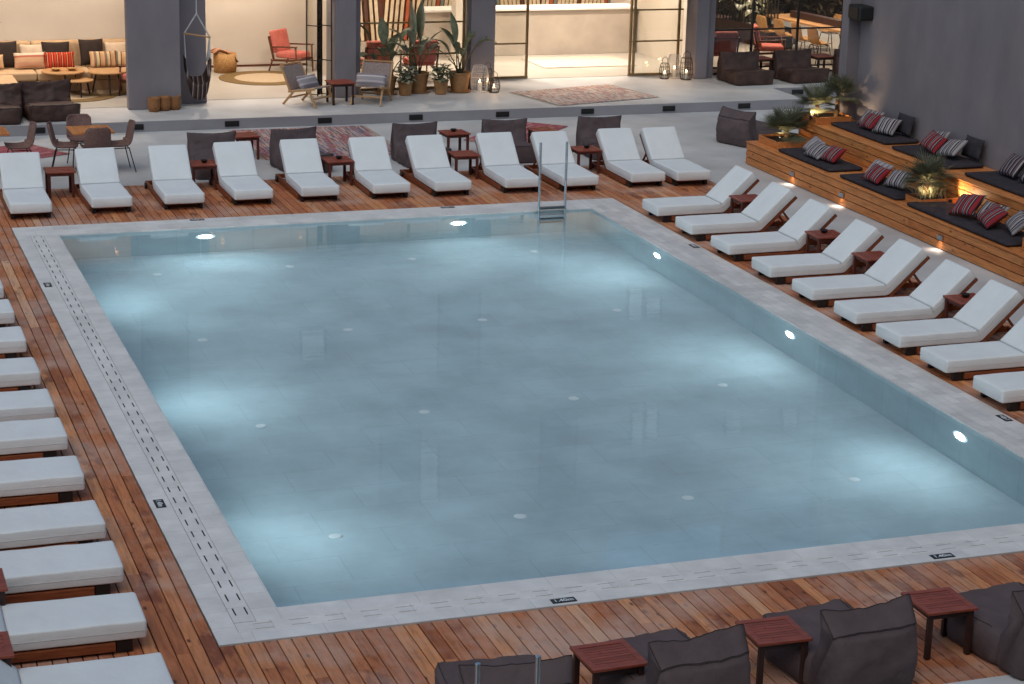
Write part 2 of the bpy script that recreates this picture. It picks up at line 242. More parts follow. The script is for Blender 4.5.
# ------------------------------------------------------------------ mesh helpers
class MB:
    def __init__(s): s.v = []; s.f = []; s.b = []; s.cb = 0.5
    def add(s, vs, fs):
        o = len(s.v); s.v += [tuple(x) for x in vs]; s.f += [tuple(i+o for i in f) for f in fs]; s.b += [s.cb]*len(fs)
    def box(s, x0, x1, y0, y1, z0, z1, mat=None):
        vs = [Vector(q) for q in ((x0, y0, z0), (x1, y0, z0), (x1, y1, z0), (x0, y1, z0), (x0, y0, z1), (x1, y0, z1), (x1, y1, z1), (x0, y1, z1))]
        if mat is not None: vs = [mat @ q for q in vs]
        s.add(vs, [(3, 2, 1, 0), (4, 5, 6, 7), (0, 1, 5, 4), (1, 2, 6, 5), (2, 3, 7, 6), (3, 0, 4, 7)]); return s
    def bar(s, a, b, w, h=None, up=(0, 0, 1)):
        a, b = Vector(a), Vector(b); h = h or w; d = b-a; L = d.length; d.normalize(); up = Vector(up)
        if abs(d.dot(up)) > 0.98: up = Vector((0, 1, 0))
        x = d.cross(up).normalized(); z = x.cross(d)
        m = Matrix(((x.x, d.x, z.x, a.x), (x.y, d.y, z.y, a.y), (x.z, d.z, z.z, a.z), (0, 0, 0, 1)))
        return s.box(-w/2, w/2, 0, L, -h/2, h/2, m)
    def tube(s, pts, r, n=8, closed=False):
        pts = [Vector(q) for q in pts]; k = len(pts); rr = r if isinstance(r, (list, tuple)) else [r]*k
        rings = []; prev = None
        for i, q in enumerate(pts):
            d = (pts[(i+1) % k]-pts[i-1]) if closed else (pts[min(i+1, k-1)]-pts[max(i-1, 0)])
            d.normalize(); ref = prev if prev is not None else (Vector((0, 0, 1)) if abs(d.z) < 0.9 else Vector((1, 0, 0)))
            x = ref-d*ref.dot(d)
            if x.length < 1e-5: x = d.orthogonal()
            x.normalize(); y = d.cross(x); prev = x
            rings.append([q+(x*math.cos(2*math.pi*j/n)+y*math.sin(2*math.pi*j/n))*rr[i] for j in range(n)])
        fs = []
        for i in range(k if closed else k-1):
            a, b = i*n, ((i+1) % k)*n
            for j in range(n): fs.append((a+j, a+(j+1) % n, b+(j+1) % n, b+j))
        if not closed: fs += [tuple(range(n-1, -1, -1)), tuple((k-1)*n+j for j in range(n))]
        s.add([v for rg in rings for v in rg], fs); return s
    def lathe(s, prof, n=20, c=(0, 0, 0), caps=True):
        vs = [(c[0]+r*math.cos(2*math.pi*j/n), c[1]+r*math.sin(2*math.pi*j/n), c[2]+z) for r, z in prof for j in range(n)]
        fs = [(i*n+j, i*n+(j+1) % n, (i+1)*n+(j+1) % n, (i+1)*n+j) for i in range(len(prof)-1) for j in range(n)]
        if caps: fs += [tuple(range(n-1, -1, -1)), tuple((len(prof)-1)*n+j for j in range(n))]
        s.add(vs, fs); return s
    def grid(s, fn, nu, nv):
        s.add([fn(i/nu, j/nv) for i in range(nu+1) for j in range(nv+1)],
              [(i*(nv+1)+j, (i+1)*(nv+1)+j, (i+1)*(nv+1)+j+1, i*(nv+1)+j+1) for i in range(nu) for j in range(nv)]); return s
    def loft(s, rings):
        n = len(rings[0]); k = len(rings)
        fs = [(i*n+j, i*n+(j+1) % n, (i+1)*n+(j+1) % n, (i+1)*n+j) for i in range(k-1) for j in range(n)]
        fs += [tuple(range(n-1, -1, -1)), tuple((k-1)*n+j for j in range(n))]
        s.add([v for r in rings for v in r], fs); return s
    def build(s, name, mat, parent=None, smooth=False, bevel=0, seg=2, world=False, solid=0, sub=0, up=False):
        me = bpy.data.meshes.new(name); off = parent.location if (world and parent) else Vector((0, 0, 0))
        me.from_pydata([(v[0]-off.x, v[1]-off.y, v[2]-off.z) for v in s.v], [], s.f)
        if any(b != 0.5 for b in s.b):
            at = me.color_attributes.new('board', 'FLOAT_COLOR', 'CORNER'); k = 0
            for pi, f in enumerate(s.f):
                b = s.b[pi]
                for _ in f: at.data[k].color = (b, (b*7.31) % 1, (b*3.77) % 1, 1); k += 1
        me.update(); bm = bmesh.new(); bm.from_mesh(me); bmesh.ops.recalc_face_normals(bm, faces=bm.faces)
        if up and sum(f.normal.z for f in bm.faces) < 0: bmesh.ops.reverse_faces(bm, faces=bm.faces)
        bm.to_mesh(me); bm.free()
        me.materials.append(M[mat] if isinstance(mat, str) else mat)
        if smooth:
            for q in me.polygons: q.use_smooth = True
        o = bpy.data.objects.new(name, me); COL.objects.link(o); o.parent = parent
        if solid: md = o.modifiers.new('solid', 'SOLIDIFY'); md.thickness = solid; md.offset = 0
        if bevel: md = o.modifiers.new('bevel', 'BEVEL'); md.width = bevel; md.segments = seg; md.limit_method = 'ANGLE'; md.angle_limit = R(35); md.harden_normals = False
        if sub: md = o.modifiers.new('sub', 'SUBSURF'); md.levels = sub; md.render_levels = sub
        return o
def tag(o, label, cat, group=None, kind=None):
    if label: o['label'] = label
    if cat: o['category'] = cat
    if group: o['group'] = group
    if kind: o['kind'] = kind
    return o
def thing(name, label, cat, loc=(0, 0, 0), rz=0.0, group=None):
    o = bpy.data.objects.new(name, None); COL.objects.link(o); o.empty_display_size = 0.2
    o.location = loc; o.rotation_euler = (0, 0, rz); return tag(o, label, cat, group)
def struct(o): o['kind'] = 'structure'; return o
KIDS = {}
def dup(root, loc, rz, label, group=None):
    def cp(o, par):
        c = o.copy(); COL.objects.link(c)
        if par is not None: c.parent = par
        for ch in list(o.children): cp(ch, c)
        return c
    c = cp(root, None); c.location = loc; c.rotation_euler = (0, 0, rz); c['label'] = label
    if group: c['group'] = group
    return c
class Proto:
    """builds the first instance with maker(), then copies it"""
    def __init__(s, maker): s.maker = maker; s.root = None
    def __call__(s, loc, rz, label, group=None):
        if s.root is None:
            s.root = s.maker(); s.root.location = loc; s.root.rotation_euler = (0, 0, rz); s.root['label'] = label
            if group: s.root['group'] = group
            return s.root
        bpy.context.view_layer.update(); return dup(s.root, loc, rz, label, group)
def nz(p, s): return noise.noise(Vector(p)*s)

# ------------------------------------------------------------------ setting: ground, deck, terrace, pool
PW, PD, CW = 9.87, 15.78, 0.634          # coping outer size and width
b = MB(); E0 = 900
b.add([(-E0, -E0, -.16), (E0, -E0, -.16), (E0, -0.02, -.16), (-E0, -0.02, -.16)], [(0, 1, 2, 3)])
b.add([(-E0, PD+.02, -.16), (E0, PD+.02, -.16), (E0, E0, -.16), (-E0, E0, -.16)], [(0, 1, 2, 3)])
b.add([(-E0, -0.02, -.16), (-.02, -0.02, -.16), (-.02, PD+.02, -.16), (-E0, PD+.02, -.16)], [(0, 1, 2, 3)])
b.add([(PW+.02, -0.02, -.16), (E0, -0.02, -.16), (E0, PD+.02, -.16), (PW+.02, PD+.02, -.16)], [(0, 1, 2, 3)])
struct(b.build('ground', 'ground'))
b = MB(); bj = MB()
DX0, DX1, DY0, DY1 = -0.1225*57, 12.13, -2.33, 18.55; pitchw = 0.1225; x = DX0; rr = random.Random(3)
while x < DX1-0.02:
    x1 = min(x+pitchw-0.011, DX1)
    two = [(DY0, -0.006), (PD+0.006, DY1)]
    if x1 <= 0.001 or x >= PW: jobs = [(x, x1, a) for a in [(DY0, DY1)]]
    elif x < PW < x1: jobs = [(x, PW, a) for a in two]+[(PW+.005, x1, (DY0, DY1))]
    else: jobs = [(x, x1, a) for a in two]
    for xa, xb, (y0, y1) in jobs:
        y = y0; first = True
        while y < y1-0.01:
            L = rr.uniform(0.8, 4.2) if first else rr.choice((3.0, 3.6, 4.2)); first = False
            ye = min(y+L, y1); ye = y1 if y1-ye < 0.5 else ye
            b.cb = rr.random()**1.2*0.98+0.01; dz = rr.uniform(-.0015, .0015)
            b.box(xa, xb, y, ye-0.004, -0.03, dz); y = ye
    x += pitchw
struct(b.build('pool_deck', 'deck', bevel=0.0025, seg=1))
for q in ((DX0, 0, DY0, DY1), (PW, DX1, DY0, DY1), (0, PW, DY0, 0), (0, PW, PD, DY1)): bj.box(q[0], q[1], q[2], q[3], -0.10, -0.035)
struct(bj.build('deck_base', 'joist'))
# pale paving beyond the deck
b = MB(); b.box(-14, 24, DY1+0.004, 60, -0.12, 0.0); b.box(DX1+0.004, 17, DY0-6, DY1+0.004, -0.12, 0.0); b.box(-14, DX1+0.004, -4.2, DY0-0.004, -0.12, 0.0)
struct(b.build('terrace', 'concrete'))
# second pool edge below the frame keeps its own paving: raised terrace with the step towards the rooms
YS = 23.45
b = MB(); b.box(-14, 17.35, YS+0.03, 60, 0.004, 0.2); b.box(17.35, 40, 24.95, 60, 0.004, 0.2); struct(b.build('upper_terrace', 'concrete'))
b = MB(); b.box(-14, 17.36, YS, YS+0.028, 0.003, 0.198); b.box(17.352, 40, 24.92, 24.948, 0.003, 0.198); b.box(17.352, 17.38, YS+.03, 24.918, 0.003, 0.198); struct(b.build('terrace_step', 'riser'))
# basin, coping, water
IX0, IX1, IY0, IY1, DEP = CW, PW-CW, CW, PD-CW, -1.4
b = MB()
b.add([(IX0, IY0, DEP), (IX1, IY0, DEP), (IX1, IY1, DEP), (IX0, IY1, DEP)], [(0, 1, 2, 3)])
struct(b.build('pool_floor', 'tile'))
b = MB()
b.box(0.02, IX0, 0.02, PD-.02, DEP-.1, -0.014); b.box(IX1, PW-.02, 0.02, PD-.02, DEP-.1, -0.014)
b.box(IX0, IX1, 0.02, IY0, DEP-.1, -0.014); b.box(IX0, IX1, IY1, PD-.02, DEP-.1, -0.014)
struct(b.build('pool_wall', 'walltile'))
G0, G1, CT = 0.205, 0.40, 0.012
b = MB()
b.box(0, G0, 0, PD, -0.012, CT); b.box(G1, IX0, G1, PD-CW, -0.012, CT)          # left, either side of the channel
b.box(G0, PW, 0, G0, -0.012, CT); b.box(G1+(IX0-G1), PW-CW, G1, IY0, -0.012, CT)  # near
b.box(PW-CW, PW, G1, IY0, -0.012, CT)
b.box(G0, PW-CW, IY1, PD, -0.012, CT)
struct(b.build('pool_coping', 'stone', bevel=0.003, seg=1))
b = MB(); b.box(PW-CW, PW, IY0, PD, -0.012, CT); struct(b.build('pool_coping', 'stone_side', bevel=0.003, seg=1))
b = MB(); b.box(G0, G1, G0, PD-CW, -0.013, -0.0115); b.box(G1, PW, G0, G1, -0.013, -0.0115); struct(b.build('drain_channel', 'slot'))
b = MB(); b.grid(lambda u, v: (IX0+u*(IX1-IX0), IY0+v*(IY1-IY0), -0.022), 40, 60); struct(b.build('pool_water', 'water', smooth=True, up=True))

def grate(label, L, loc, rz):
    """slotted stone drain cover: local x along the channel, two rows of through slots"""
    o = thing('drain_grate', label, 'drain grate', loc, rz, 'slotted drain covers of the pool edge')
    b = MB(); T = 0.010
    for y0, y1 in ((0.004, 0.032), (0.046, 0.135), (0.149, 0.191)): b.box(0, L, y0, y1, 0, T)
    x = 0.0
    while x < L:
        b.box(x, min(x+0.15, L), 0.032, 0.046, 0, T); b.box(x+0.0, min(x+0.15, L), 0.135, 0.149, 0, T); x += 0.315
    b.build('slotted_cover', 'stone', o, bevel=0.002, seg=1); return o
grate('slotted stone drain cover running down the left pool edge', PD-CW-G1-0.02, (G1, G1+0.01, 0.0015), R(90))
grate('slotted stone drain cover running along the near pool edge', PW-G0-0.01, (G0+0.003, G0, 0.0015), 0)

# ------------------------------------------------------------------ depth markers with their writing
def text_mesh(txt, size):
    cu = bpy.data.curves.new('t', 'FONT'); cu.body = txt; cu.size = size; cu.align_x = 'CENTER'; cu.align_y = 'CENTER'; cu.extrude = 0.0006; cu.offset = 0.0012
    ob = bpy.data.objects.new('t', cu); COL.objects.link(ob); dg = bpy.context.evaluated_depsgraph_get()
    me = bpy.data.meshes.new_from_object(ob.evaluated_get(dg)); bpy.data.objects.remove(ob); me.materials.clear(); me.materials.append(M['markwhite']); return me
def mk_marker():
    o = thing('depth_marker', '', 'depth marker')
    MB().box(-.115, .115, -.05, .05, 0, .004).build('plate', 'markblack', o, bevel=.002, seg=1)
    t = bpy.data.objects.new('lettering', text_mesh('1.40m', 0.075)); COL.objects.link(t); t.parent = o; t.location = (0, -.002, .0055); return o
marker = Proto(mk_marker)
for x, y, a, l in ((3.08, .085, 0, 'black 1.40m depth plate on near coping, nearer the left corner'), (6.89, .085, 0, 'black 1.40m depth plate on near coping, in front of the right bean bags'),
                   (.10, 12.19, -90, 'black 1.40m depth plate on left coping, far end'), (.10, 3.41, -90, 'black 1.40m depth plate on left coping, close to the near corner'),
                   (2.83, PD-.085, 180, 'black 1.40m depth plate on far coping, left of the centre'), (6.94, PD-.085, 180, 'black 1.40m depth plate on far coping, left of the ladder'),
                   (PW-.09, 12.24, 90, 'black 1.40m depth plate on right coping, far end by the first loungers'), (PW-.09, 3.6, 90, 'black 1.40m depth plate on right coping, beside the nearest lounger')):
    marker((x, y, CT+.001), R(a), l, 'depth markers round the pool')

# ------------------------------------------------------------------ pool fittings
def mk_plight():     # faces local -y (into the pool)
    o = thing('pool_light', '', 'pool light')
    MB().lathe([(0.11, -.006), (0.15, -.006), (0.155, .0), (0.11, .004), (.11, -.006)], 32, caps=False).build('halo_ring', 'haloglow', o).rotation_euler = (R(90), 0, 0)  # added glowing ring standing in for the lamp's halo
    MB().lathe([(0.001, .016), (.05, .014), (.085, .009), (.108, .0), (.001, -.002)], 28).build('lens', 'poolglow', o, smooth=True).rotation_euler = (R(90), 0, 0)
    return o
pl = Proto(mk_plight)
for x, y, a, l in ((2.85, IY1-.004, 0, 'glowing underwater lamp in far pool wall, left one'), (6.95, IY1-.004, 0, 'glowing underwater lamp in far pool wall, near the ladder'),
                   (IX1-.004, 12.37, -90, 'glowing underwater lamp in right pool wall, farthest'), (IX1-.004, 7.9, -90, 'glowing underwater lamp in right pool wall, middle one'), (IX1-.004, 3.62, -90, 'glowing underwater lamp in right pool wall, nearest'),
                   (IX0+.004, 12.37, 90, 'underwater lamp in left pool wall, farthest'), (IX0+.004, 7.9, 90, 'underwater lamp in left pool wall, middle one'), (IX0+.004, 3.62, 90, 'underwater lamp in left pool wall, nearest')):
    pl((x, y, -.46), R(a), l, 'underwater lamps of the pool')
def mk_inlet():
    o = MB().lathe([(0.001, .012), (.05, .011), (.068, .005), (.072, 0), (.001, 0)], 20).build('floor_inlet', 'inletwhite', None, smooth=True); tag(o, '', 'pool inlet'); return o
inl = Proto(mk_inlet)
cols_x, rows_y = (1.9, 3.9, 5.82, 7.84), (14.0, 10.53, 6.97, 3.5)
for i, xx in enumerate(cols_x):
    for j, yy in enumerate(rows_y):
        inl((xx, yy, DEP+.001), 0, 'white disc inlet on the pool floor, %s column from left, %s row' % (('first', 'second', 'third', 'fourth')[i], ('farthest', 'second farthest', 'second nearest', 'nearest')[j]), 'inlets on the pool floor')
def mk_ladder():
    o = thing('pool_ladder', '', 'ladder')
    for x in (-.225, .225):
        MB().tube([(x, 0, -1.0), (x, 0, 1.07)], .021, 12).build('rail', 'steel', o, smooth=False, bevel=.004)
    for z in (-.01, -.19, -.45, -.7): MB().box(-.21, .21, -.04, .04, z-.018, z+.018).build('rung', 'darksteel', o, bevel=.006)
    for x in (-.225, .225): MB().bar((x, .0, -.10), (x, .10, -.10), .03).build('bracket', 'steel', o)
    return o
ladder = Proto(mk_ladder)

# ------------------------------------------------------------------ sun loungers
def mattress_mesh(seed, W=.64, L1=1.16, L2=.74, T=.165, ang=43):
    rings = []; path = []; st = []
    n1 = 22; n2 = 14; nb = 5
    for i in range(n1+1): st.append((i/n1*(L1-.03), 'a'))
    x, z = 0, 0; a = 0; pts = []
    step = (L1-.03)/n1
    for i in range(n1+1): pts.append((x+i*step, 0.0, 0.0))
    x = L1-.03
    for i in range(1, nb+1):
        a = R(ang)*i/nb; x += .018*math.cos(a-.5*R(ang)/nb); z += .018*math.sin(a-.5*R(ang)/nb); pts.append((x, z, a))
    for i in range(1, n2+1): pts.append((x+i*(L2/n2)*math.cos(a), z+i*(L2/n2)*math.sin(a), a))
    tot = len(pts)-1; nc = 36
    def section(k, shrink, push):
        x, z, a = pts[k]; ring = []
        d = Vector((0, math.cos(a), math.sin(a))); nn = Vector((0, -math.sin(a), math.cos(a)))
        for j in range(nc):
            th = 2*math.pi*j/nc; e = 0.15
            cx_ = math.copysign(abs(math.cos(th))**e, math.cos(th)); cz_ = math.copysign(abs(math.sin(th))**e, math.sin(th))
            w = (W/2-shrink)*cx_; h = (T/2-shrink*.8)*cz_
            p = Vector((w, 0, 0))+d*push+nn*(h+T/2)+Vector((0, x, z))
            s = 0.0035*nz((p.x+seed*9, p.y, p.z), 3.1)+.002*nz((p.x, p.y+seed*5, p.z), 9)
            fac = cz_ > .5
            p += nn*(s*1.2 if fac else s*.4)+Vector((s*.6, 0, 0))
            ring.append(p)
        return ring
    rings = [section(0, .022, -.0), section(0, .006, .008), section(0, .0, .022)]+[section(k, 0, 0) for k in range(2, tot-1)]+[section(tot, 0, -.022), section(tot, .006, -.008), section(tot, .022, 0)]
    return MB().loft(rings)
def mk_lounger(seed):
    def f():
        o = thing('sun_lounger', '', 'sun lounger')
        mt = mattress_mesh(seed).build('mattress', 'white', o, smooth=True); mt.location = (0, 0, .108)
        b = MB(); pr = []
        hw = .324
        for s in (-1, 1):       # seam half way up each side, following the bend
            b.tube([(s*hw, .015, .08), (s*hw, 1.08, .08), (s*hw, 1.13, .09), (s*hw, 1.15+.70*math.cos(R(43))-.06, .085+.70*math.sin(R(43))+.03)], .0016, 5)
        b.tube([(-hw, .0, .08), (hw, .0, .08)], .0016, 5)
        b.build('piping', 'white', mt)
        fr = MB()
        for s in (-1, 1): fr.box(s*.31-.022, s*.31+.022, .26, 1.98, .025, .10)
        fr.box(-.287, .287, .26, .30, .03, .10); fr.box(-.287, .287, 1.935, 1.98, .03, .10); fr.box(-.287, .287, 1.13, 1.17, .03, .10)
        fr.build('frame', 'loungewood', o, bevel=.004)
        for s in (-1, 1): MB().box(s*.28-.025, s*.28+.025, .12, .25, .004, .104).build('foot', 'black', o)
        for s in (-1, 1): MB().lathe([(.001, -.015), (.05, -.015), (.054, 0), (.05, .015), (.001, .015)], 18).build('wheel', 'black', o).matrix_local = Matrix.Translation((s*.35, 1.8, .055)) @ Matrix.Rotation(R(90), 4, 'Y')
        a = R(43); bk = MB()
        for s in (-1, 1): bk.bar((s*.29, 1.2, .09), (s*.29, 1.2+.78*math.cos(a), .09+.78*math.sin(a)), .035, .045)
        for k in range(11):
            q = .05+k*.07; c = Vector((0, 1.2+q*math.cos(a), .09+q*math.sin(a)))
            bk.bar(c+Vector((-.272, 0, 0)), c+Vector((.272, 0, 0)), .05, .02, up=(0, -math.sin(a), math.cos(a)))
        bk.build('backrest_frame', 'loungewood', o, bevel=.003, seg=1)
        for s in (-1, 1): MB().bar((s*.2, 1.56, .42), (s*.2, 1.84, .09), .025, .03).build('prop', 'loungewood', o)
        return o
    return f
LP = [Proto(mk_lounger(k)) for k in range(3)]
ORD = ['first', 'second', 'third', 'fourth', 'fifth', 'sixth', 'seventh', 'eighth', 'ninth', 'tenth', 'eleventh']
far_l = [(.36, 16.28), (1.63, 16.42), (2.78, 16.44), (3.92, 16.52), (5.03, 16.54), (6.23, 16.5), (7.29, 16.46), (8.52, 16.46), (9.54, 16.38), (10.80, 16.44), (11.63, 16.38)]
extra = ['left of the first side table', 'a wicker chair behind its head', 'with a gap on its left', 'right of the first ashtray table', 'in front of the rag rug', 'right of the table by the rag rug',
         'before two side tables', 'left of the ladder rails', 'seen through the ladder rails', 'right of the last side table', 'at the right end of the row']
rr = random.Random(8)
for i, (x, y) in enumerate(far_l):
    LP[i % 3]((x, y, .002), R(rr.uniform(-1, 1)), 'white lounger, %s from left in far row, %s' % (ORD[i], extra[i]), 'sun loungers along the far pool side')
for i, y in enumerate((14.19, 12.86, 11.52, 10.13, 8.84, 7.61, 6.47, 5.35, 4.12)):
    e = ['farthest, nearest the far row', 'just before the first side table', 'third from the far end', 'right after the second side table', 'between two side tables', 'beyond the last side table', 'nearer than the last side table', 'with its head cut by the frame', 'nearest, cut by the right frame edge'][i]
    LP[(i+1) % 3]((9.86, y, .002), R(-90+rr.uniform(-1, 1)), 'white lounger in the right row, %s' % e, 'sun loungers along the right pool side')
for i, y in enumerate((-1.02, .32, 1.46, 2.54, 3.87, 5.13, 6.18, 7.46, 8.82, 10.14, 11.4)):
    e = ['nearest, cut by the bottom frame edge', 'second from the bottom of the photo', 'third from the bottom, beside a red table edge', 'fourth from the bottom', 'fifth from the bottom', 'sixth from the bottom', 'seventh from the bottom', 'eighth from the bottom', 'third from the far end', 'second from the far end', 'farthest, only a sliver in the frame'][i]
    LP[(i+2) % 3]((-.575, y+(.15 if i != 1 else .08), .002), R(90+rr.uniform(-1, 1)), 'white lounger in the left row, %s' % e, 'sun loungers along the left pool side')

# ------------------------------------------------------------------ small slatted tables and ashtrays
def mk_table(legmat, h=.43, w=.47):
    def f():
        o = thing('side_table', '', 'side table'); b = MB(); q = w/2; rr = random.Random(5)
        for x0, x1, y0, y1 in ((-q, q, -q, -q+.055), (-q, q, q-.055, q)): b.cb = rr.uniform(.05, .95); b.box(x0, x1, y0, y1, h-.024, h)
        for x0, x1 in ((-q, -q+.055), (q-.055, q)): b.cb = rr.uniform(.05, .95); b.box(x0, x1, -q+.056, q-.056, h-.024, h-.0005)
        y = -q+.062
        while y < q-.08: b.cb = rr.uniform(.05, .95); b.box(-q+.054, q-.054, y, y+.036, h-.022, h-.003); y += .0435
        b.build('table_top', 'teak', o, bevel=.0025, seg=1)
        ap = MB()
        for s in (-1, 1): ap.box(-q+.05, q-.05, s*(q-.045)-.01, s*(q-.045)+.01, h-.075, h-.025); ap.box(s*(q-.045)-.01, s*(q-.045)+.01, -q+.05, q-.05, h-.075, h-.026)
        ap.build('apron', legmat, o)
        for sx in (-1, 1):
            for sy in (-1, 1): MB().box(sx*(q-.045)-.022, sx*(q-.045)+.022, sy*(q-.045)-.022, sy*(q-.045)+.022, 0, h-.025).build('leg', legmat, o, bevel=.003, seg=1)
        return o
    return f
tab = Proto(mk_table('teak_leg')); tabd = Proto(mk_table('dark_leg')); tabt = Proto(mk_table('dark_leg', .45, .5))
def mk_ash():
    o = MB().lathe([(.001, 0), (.035, 0), (.06, .04), (.062, .045), (.054, .045), (.03, .012), (.001, .012)], 18).build('ashtray', 'black', None, smooth=True); tag(o, '', 'ashtray'); return o
ash = Proto(mk_ash); TH = .431
GA = 'ashtrays on the side tables'
for x, y, l, a in ((1.02, 18.02, 'reddish slatted side table between the first two far loungers', 0), (3.39, 18.1, 'reddish slatted side table with ashtray between third and fourth far loungers', 1), (5.67, 17.94, 'reddish slatted side table with ashtray between fifth and sixth far loungers', 1),
                   (7.95, 18.0, 'reddish slatted side table between the seventh and eighth far loungers', 0), (10.22, 18.0, 'reddish slatted side table with ashtray between ninth and tenth far loungers', 1)):
    tab((x, y, .004), R(random.uniform(-3, 3)), l, 'side tables among the far loungers')
    if a: ash((x+.03, y, .004+TH), 0, 'dark ashtray on the %s' % l.split('slatted ')[1].replace('with ashtray ', ''), GA)
for x, y, l, a in ((4.62, 20.5, 'orange brown table on the paving between two bean bags left of the rag rug', 0), (8.42, 20.0, 'table with ashtray on the paving behind the seventh far lounger', 1), (10.1, 19.85, 'table on the red rug behind the ninth far lounger', 0)):
    tab((x, y, .004 if x < 10 else .018), R(4), l, 'side tables on the paving')
    if a: ash((x, y+.05, .004+TH), 0, 'dark ashtray on the paving table behind the seventh lounger', GA)
for x, y, l, a in ((11.27, 13.5, 'red brown table between the two farthest right loungers', 0), (11.29, 10.9, 'red brown table with ashtray between third and fourth right loungers', 1), (11.32, 9.5, 'red brown table between fourth and fifth right loungers', 0), (11.36, 7.05, 'red brown table with ashtray between sixth and seventh right loungers', 1)):
    tab((x, y, .004), R(90+random.uniform(-3, 3)), l, 'side tables among the right loungers')
    if a: ash((x, y+.06, .004+TH), 0, 'black ashtray on the %s' % l.replace('red brown ', '').replace('with ashtray ', ''), GA)
for x, y, l in ((2.69, -1.92, 'dark legged red table at bottom centre between the first two bean bags'), (4.15, -1.85, 'dark legged red table in the foreground between two bean bags right of centre'), (5.77, -1.69, 'dark legged red table in the foreground left of the bean bag at the right edge')):
    tabd((x, y, .004), R(random.uniform(-2, 3)), l, 'red tables in the foreground')
for x, y, l in ((-1.86, .90, 'red table edge beside the third left lounger'), (-1.95, -.42, 'red table edge beside the second left lounger')):
    tabd((x, y, .004), 0, l, 'red tables among the left loungers')

# ------------------------------------------------------------------ bean bag chairs
def catmull(pts, per=4):
    out = []; n = len(pts)
    for i in range(n):
        p0, p1, p2, p3 = (Vector(pts[(i+k-1) % n]) for k in range(4))
        for j in range(per):
            t = j/per; out.append(0.5*((2*p1)+(p2-p0)*t+(2*p0-5*p1+4*p2-p3)*t*t+(3*p1-p0-3*p2+p3)*t**3))
    return out
def mk_bean(seed, mat='bean', W=.86, crumple=1.0, zs=1.0):
    def f():
        o = thing('bean_bag_chair', '', 'bean bag')
        # side sections: (y, z); y grows from the back towards the feet
        back = [(.02, .0), (-.05, .16), (-.07, .34), (-.02, .52), (.03, .60), (.031, .61), (.13, .69), (.215, .765), (.22, .768), (.232, .755), (.27, .6), (.33, .42), (.40, .3), (.44, .12), (.40, .0), (.2, -.0)]
        seat = [(.36, .0), (.30, .14), (.33, .29), (.50, .335), (.72, .335), (.96, .345), (1.13, .36), (1.175, .362), (1.18, .18), (1.13, .01), (1.0, .0), (.65, .0)]
        def lo(sec, cy_, cz_, keep):
            pts = catmull([(a, b2, 0) for a, b2 in sec], 4); rings = []; ns = 22
            for i in range(ns+1):
                s = -1+2*i/ns; k = max(0.0, 1-abs(s)**keep)**.45; ring = []
                for p in pts:
                    hi = max(0.0, min(1.0, (p.y-.25)/.5)); kk = k+(1-k)*(.55+.40*hi if keep < 8 else .72)
                    y = cy_+(p.x-cy_)*kk; z = (cz_*.35+(p.y-cz_*.35)*(k+(1-k)*(.75+.25*hi)))
                    x = s*W/2*(1-.10*math.sin(math.pi*min(1, max(0, z/.75)))*(1-hi)*0+.05*(1-min(1, z/.5))-.03*hi*(1-abs(s)))
                    z2 = z-(.035*(1-s*s)*hi if hi > .6 else 0)
                    if keep >= 8 and z > .25 and p.x > .9: x *= 1+.05*abs(s)**3; z2 += .03*abs(s)**4
                    if keep < 8 and hi > .75: x *= 1+.07*(hi-.75)*4*abs(s)**4
                    v = Vector((x, y, max(0, z2)))
                    c = crumple*(.8 if keep >= 8 else 1.25)*(.014*nz((v.x+seed*7, v.y+z, v.z), 4.0)+.012*abs(nz((v.x*.7, v.y+seed, v.z*2.2), 6))+.008*nz((v.x, v.y+seed, v.z*1.6), 9)+.006*nz((v.x+3, v.y, v.z+seed), 19))
                    if z > .01: v += Vector((0, 1, .6))*c
                    v.z *= zs; v.y *= (1.0 if zs == 1 else .9)
                    ring.append(v)
                rings.append(ring)
            return MB().loft(rings), rings
        mb, rg = lo(back, .2, .4, 7); bk = mb.build('backrest', mat, o, smooth=True)
        pm = MB(); ia, ib = 8*4, 5*4
        for idx in (ia, ib): pm.tube([r[idx]+Vector((0, 0, .003)) for r in rg], .0035, 6)
        for r in (rg[0], rg[-1]): pm.tube([r[k] for k in range(ib, ia+1)], .0035, 6)
        pm.build('piping', 'beanseam', bk, smooth=True)
        MB().box(-W/2+.03, -W/2+.035, .17, .20, .60*zs, .66*zs).build('care_tag', 'markwhite', bk)
        mb, rg = lo(seat, .75, .35, 8); st = mb.build('seat', mat, o, smooth=True)
        pm = MB(); pm.tube([r[7*4]+Vector((0, .004, .003)) for r in rg], .0035, 6)
        for r in (rg[1], rg[-2]): pm.tube([r[k]+Vector((0, 0, .002)) for k in range(3*4, 7*4+1)], .0035, 6)
        pm.build('piping', 'beanseam', st, smooth=True)
        return o
    return f
BB = [Proto(mk_bean(k, 'bean', .81, 1.25, .95)) for k in range(3)]; BF = [Proto(mk_bean(k+3, 'bean', .80, 1.0, .88)) for k in range(3)]; BC = [Proto(mk_bean(7, 'warmlitbean', .92, 2.2, .86)), Proto(mk_bean(9, 'warmlitbean', .92, 1.2, .84))]
GB = 'bean bags in the foreground'
for k, (x, y, rz, l) in enumerate(((1.72, -2.62, -4, 'charcoal bean bag at bottom centre behind the two steel rails'), (3.26, -2.55, 10, 'charcoal bean bag in the foreground between two red tables, left of the other one'),
                                   (4.80, -2.40, 8, 'charcoal bean bag in the foreground between the middle and right red tables'), (6.50, -2.46, 8, 'charcoal bean bag cut by the right frame edge in the foreground'))):
    BB[k % 3]((x, y, .002), R(rz), l, GB)
GB = 'bean bags on the paving behind the far loungers'
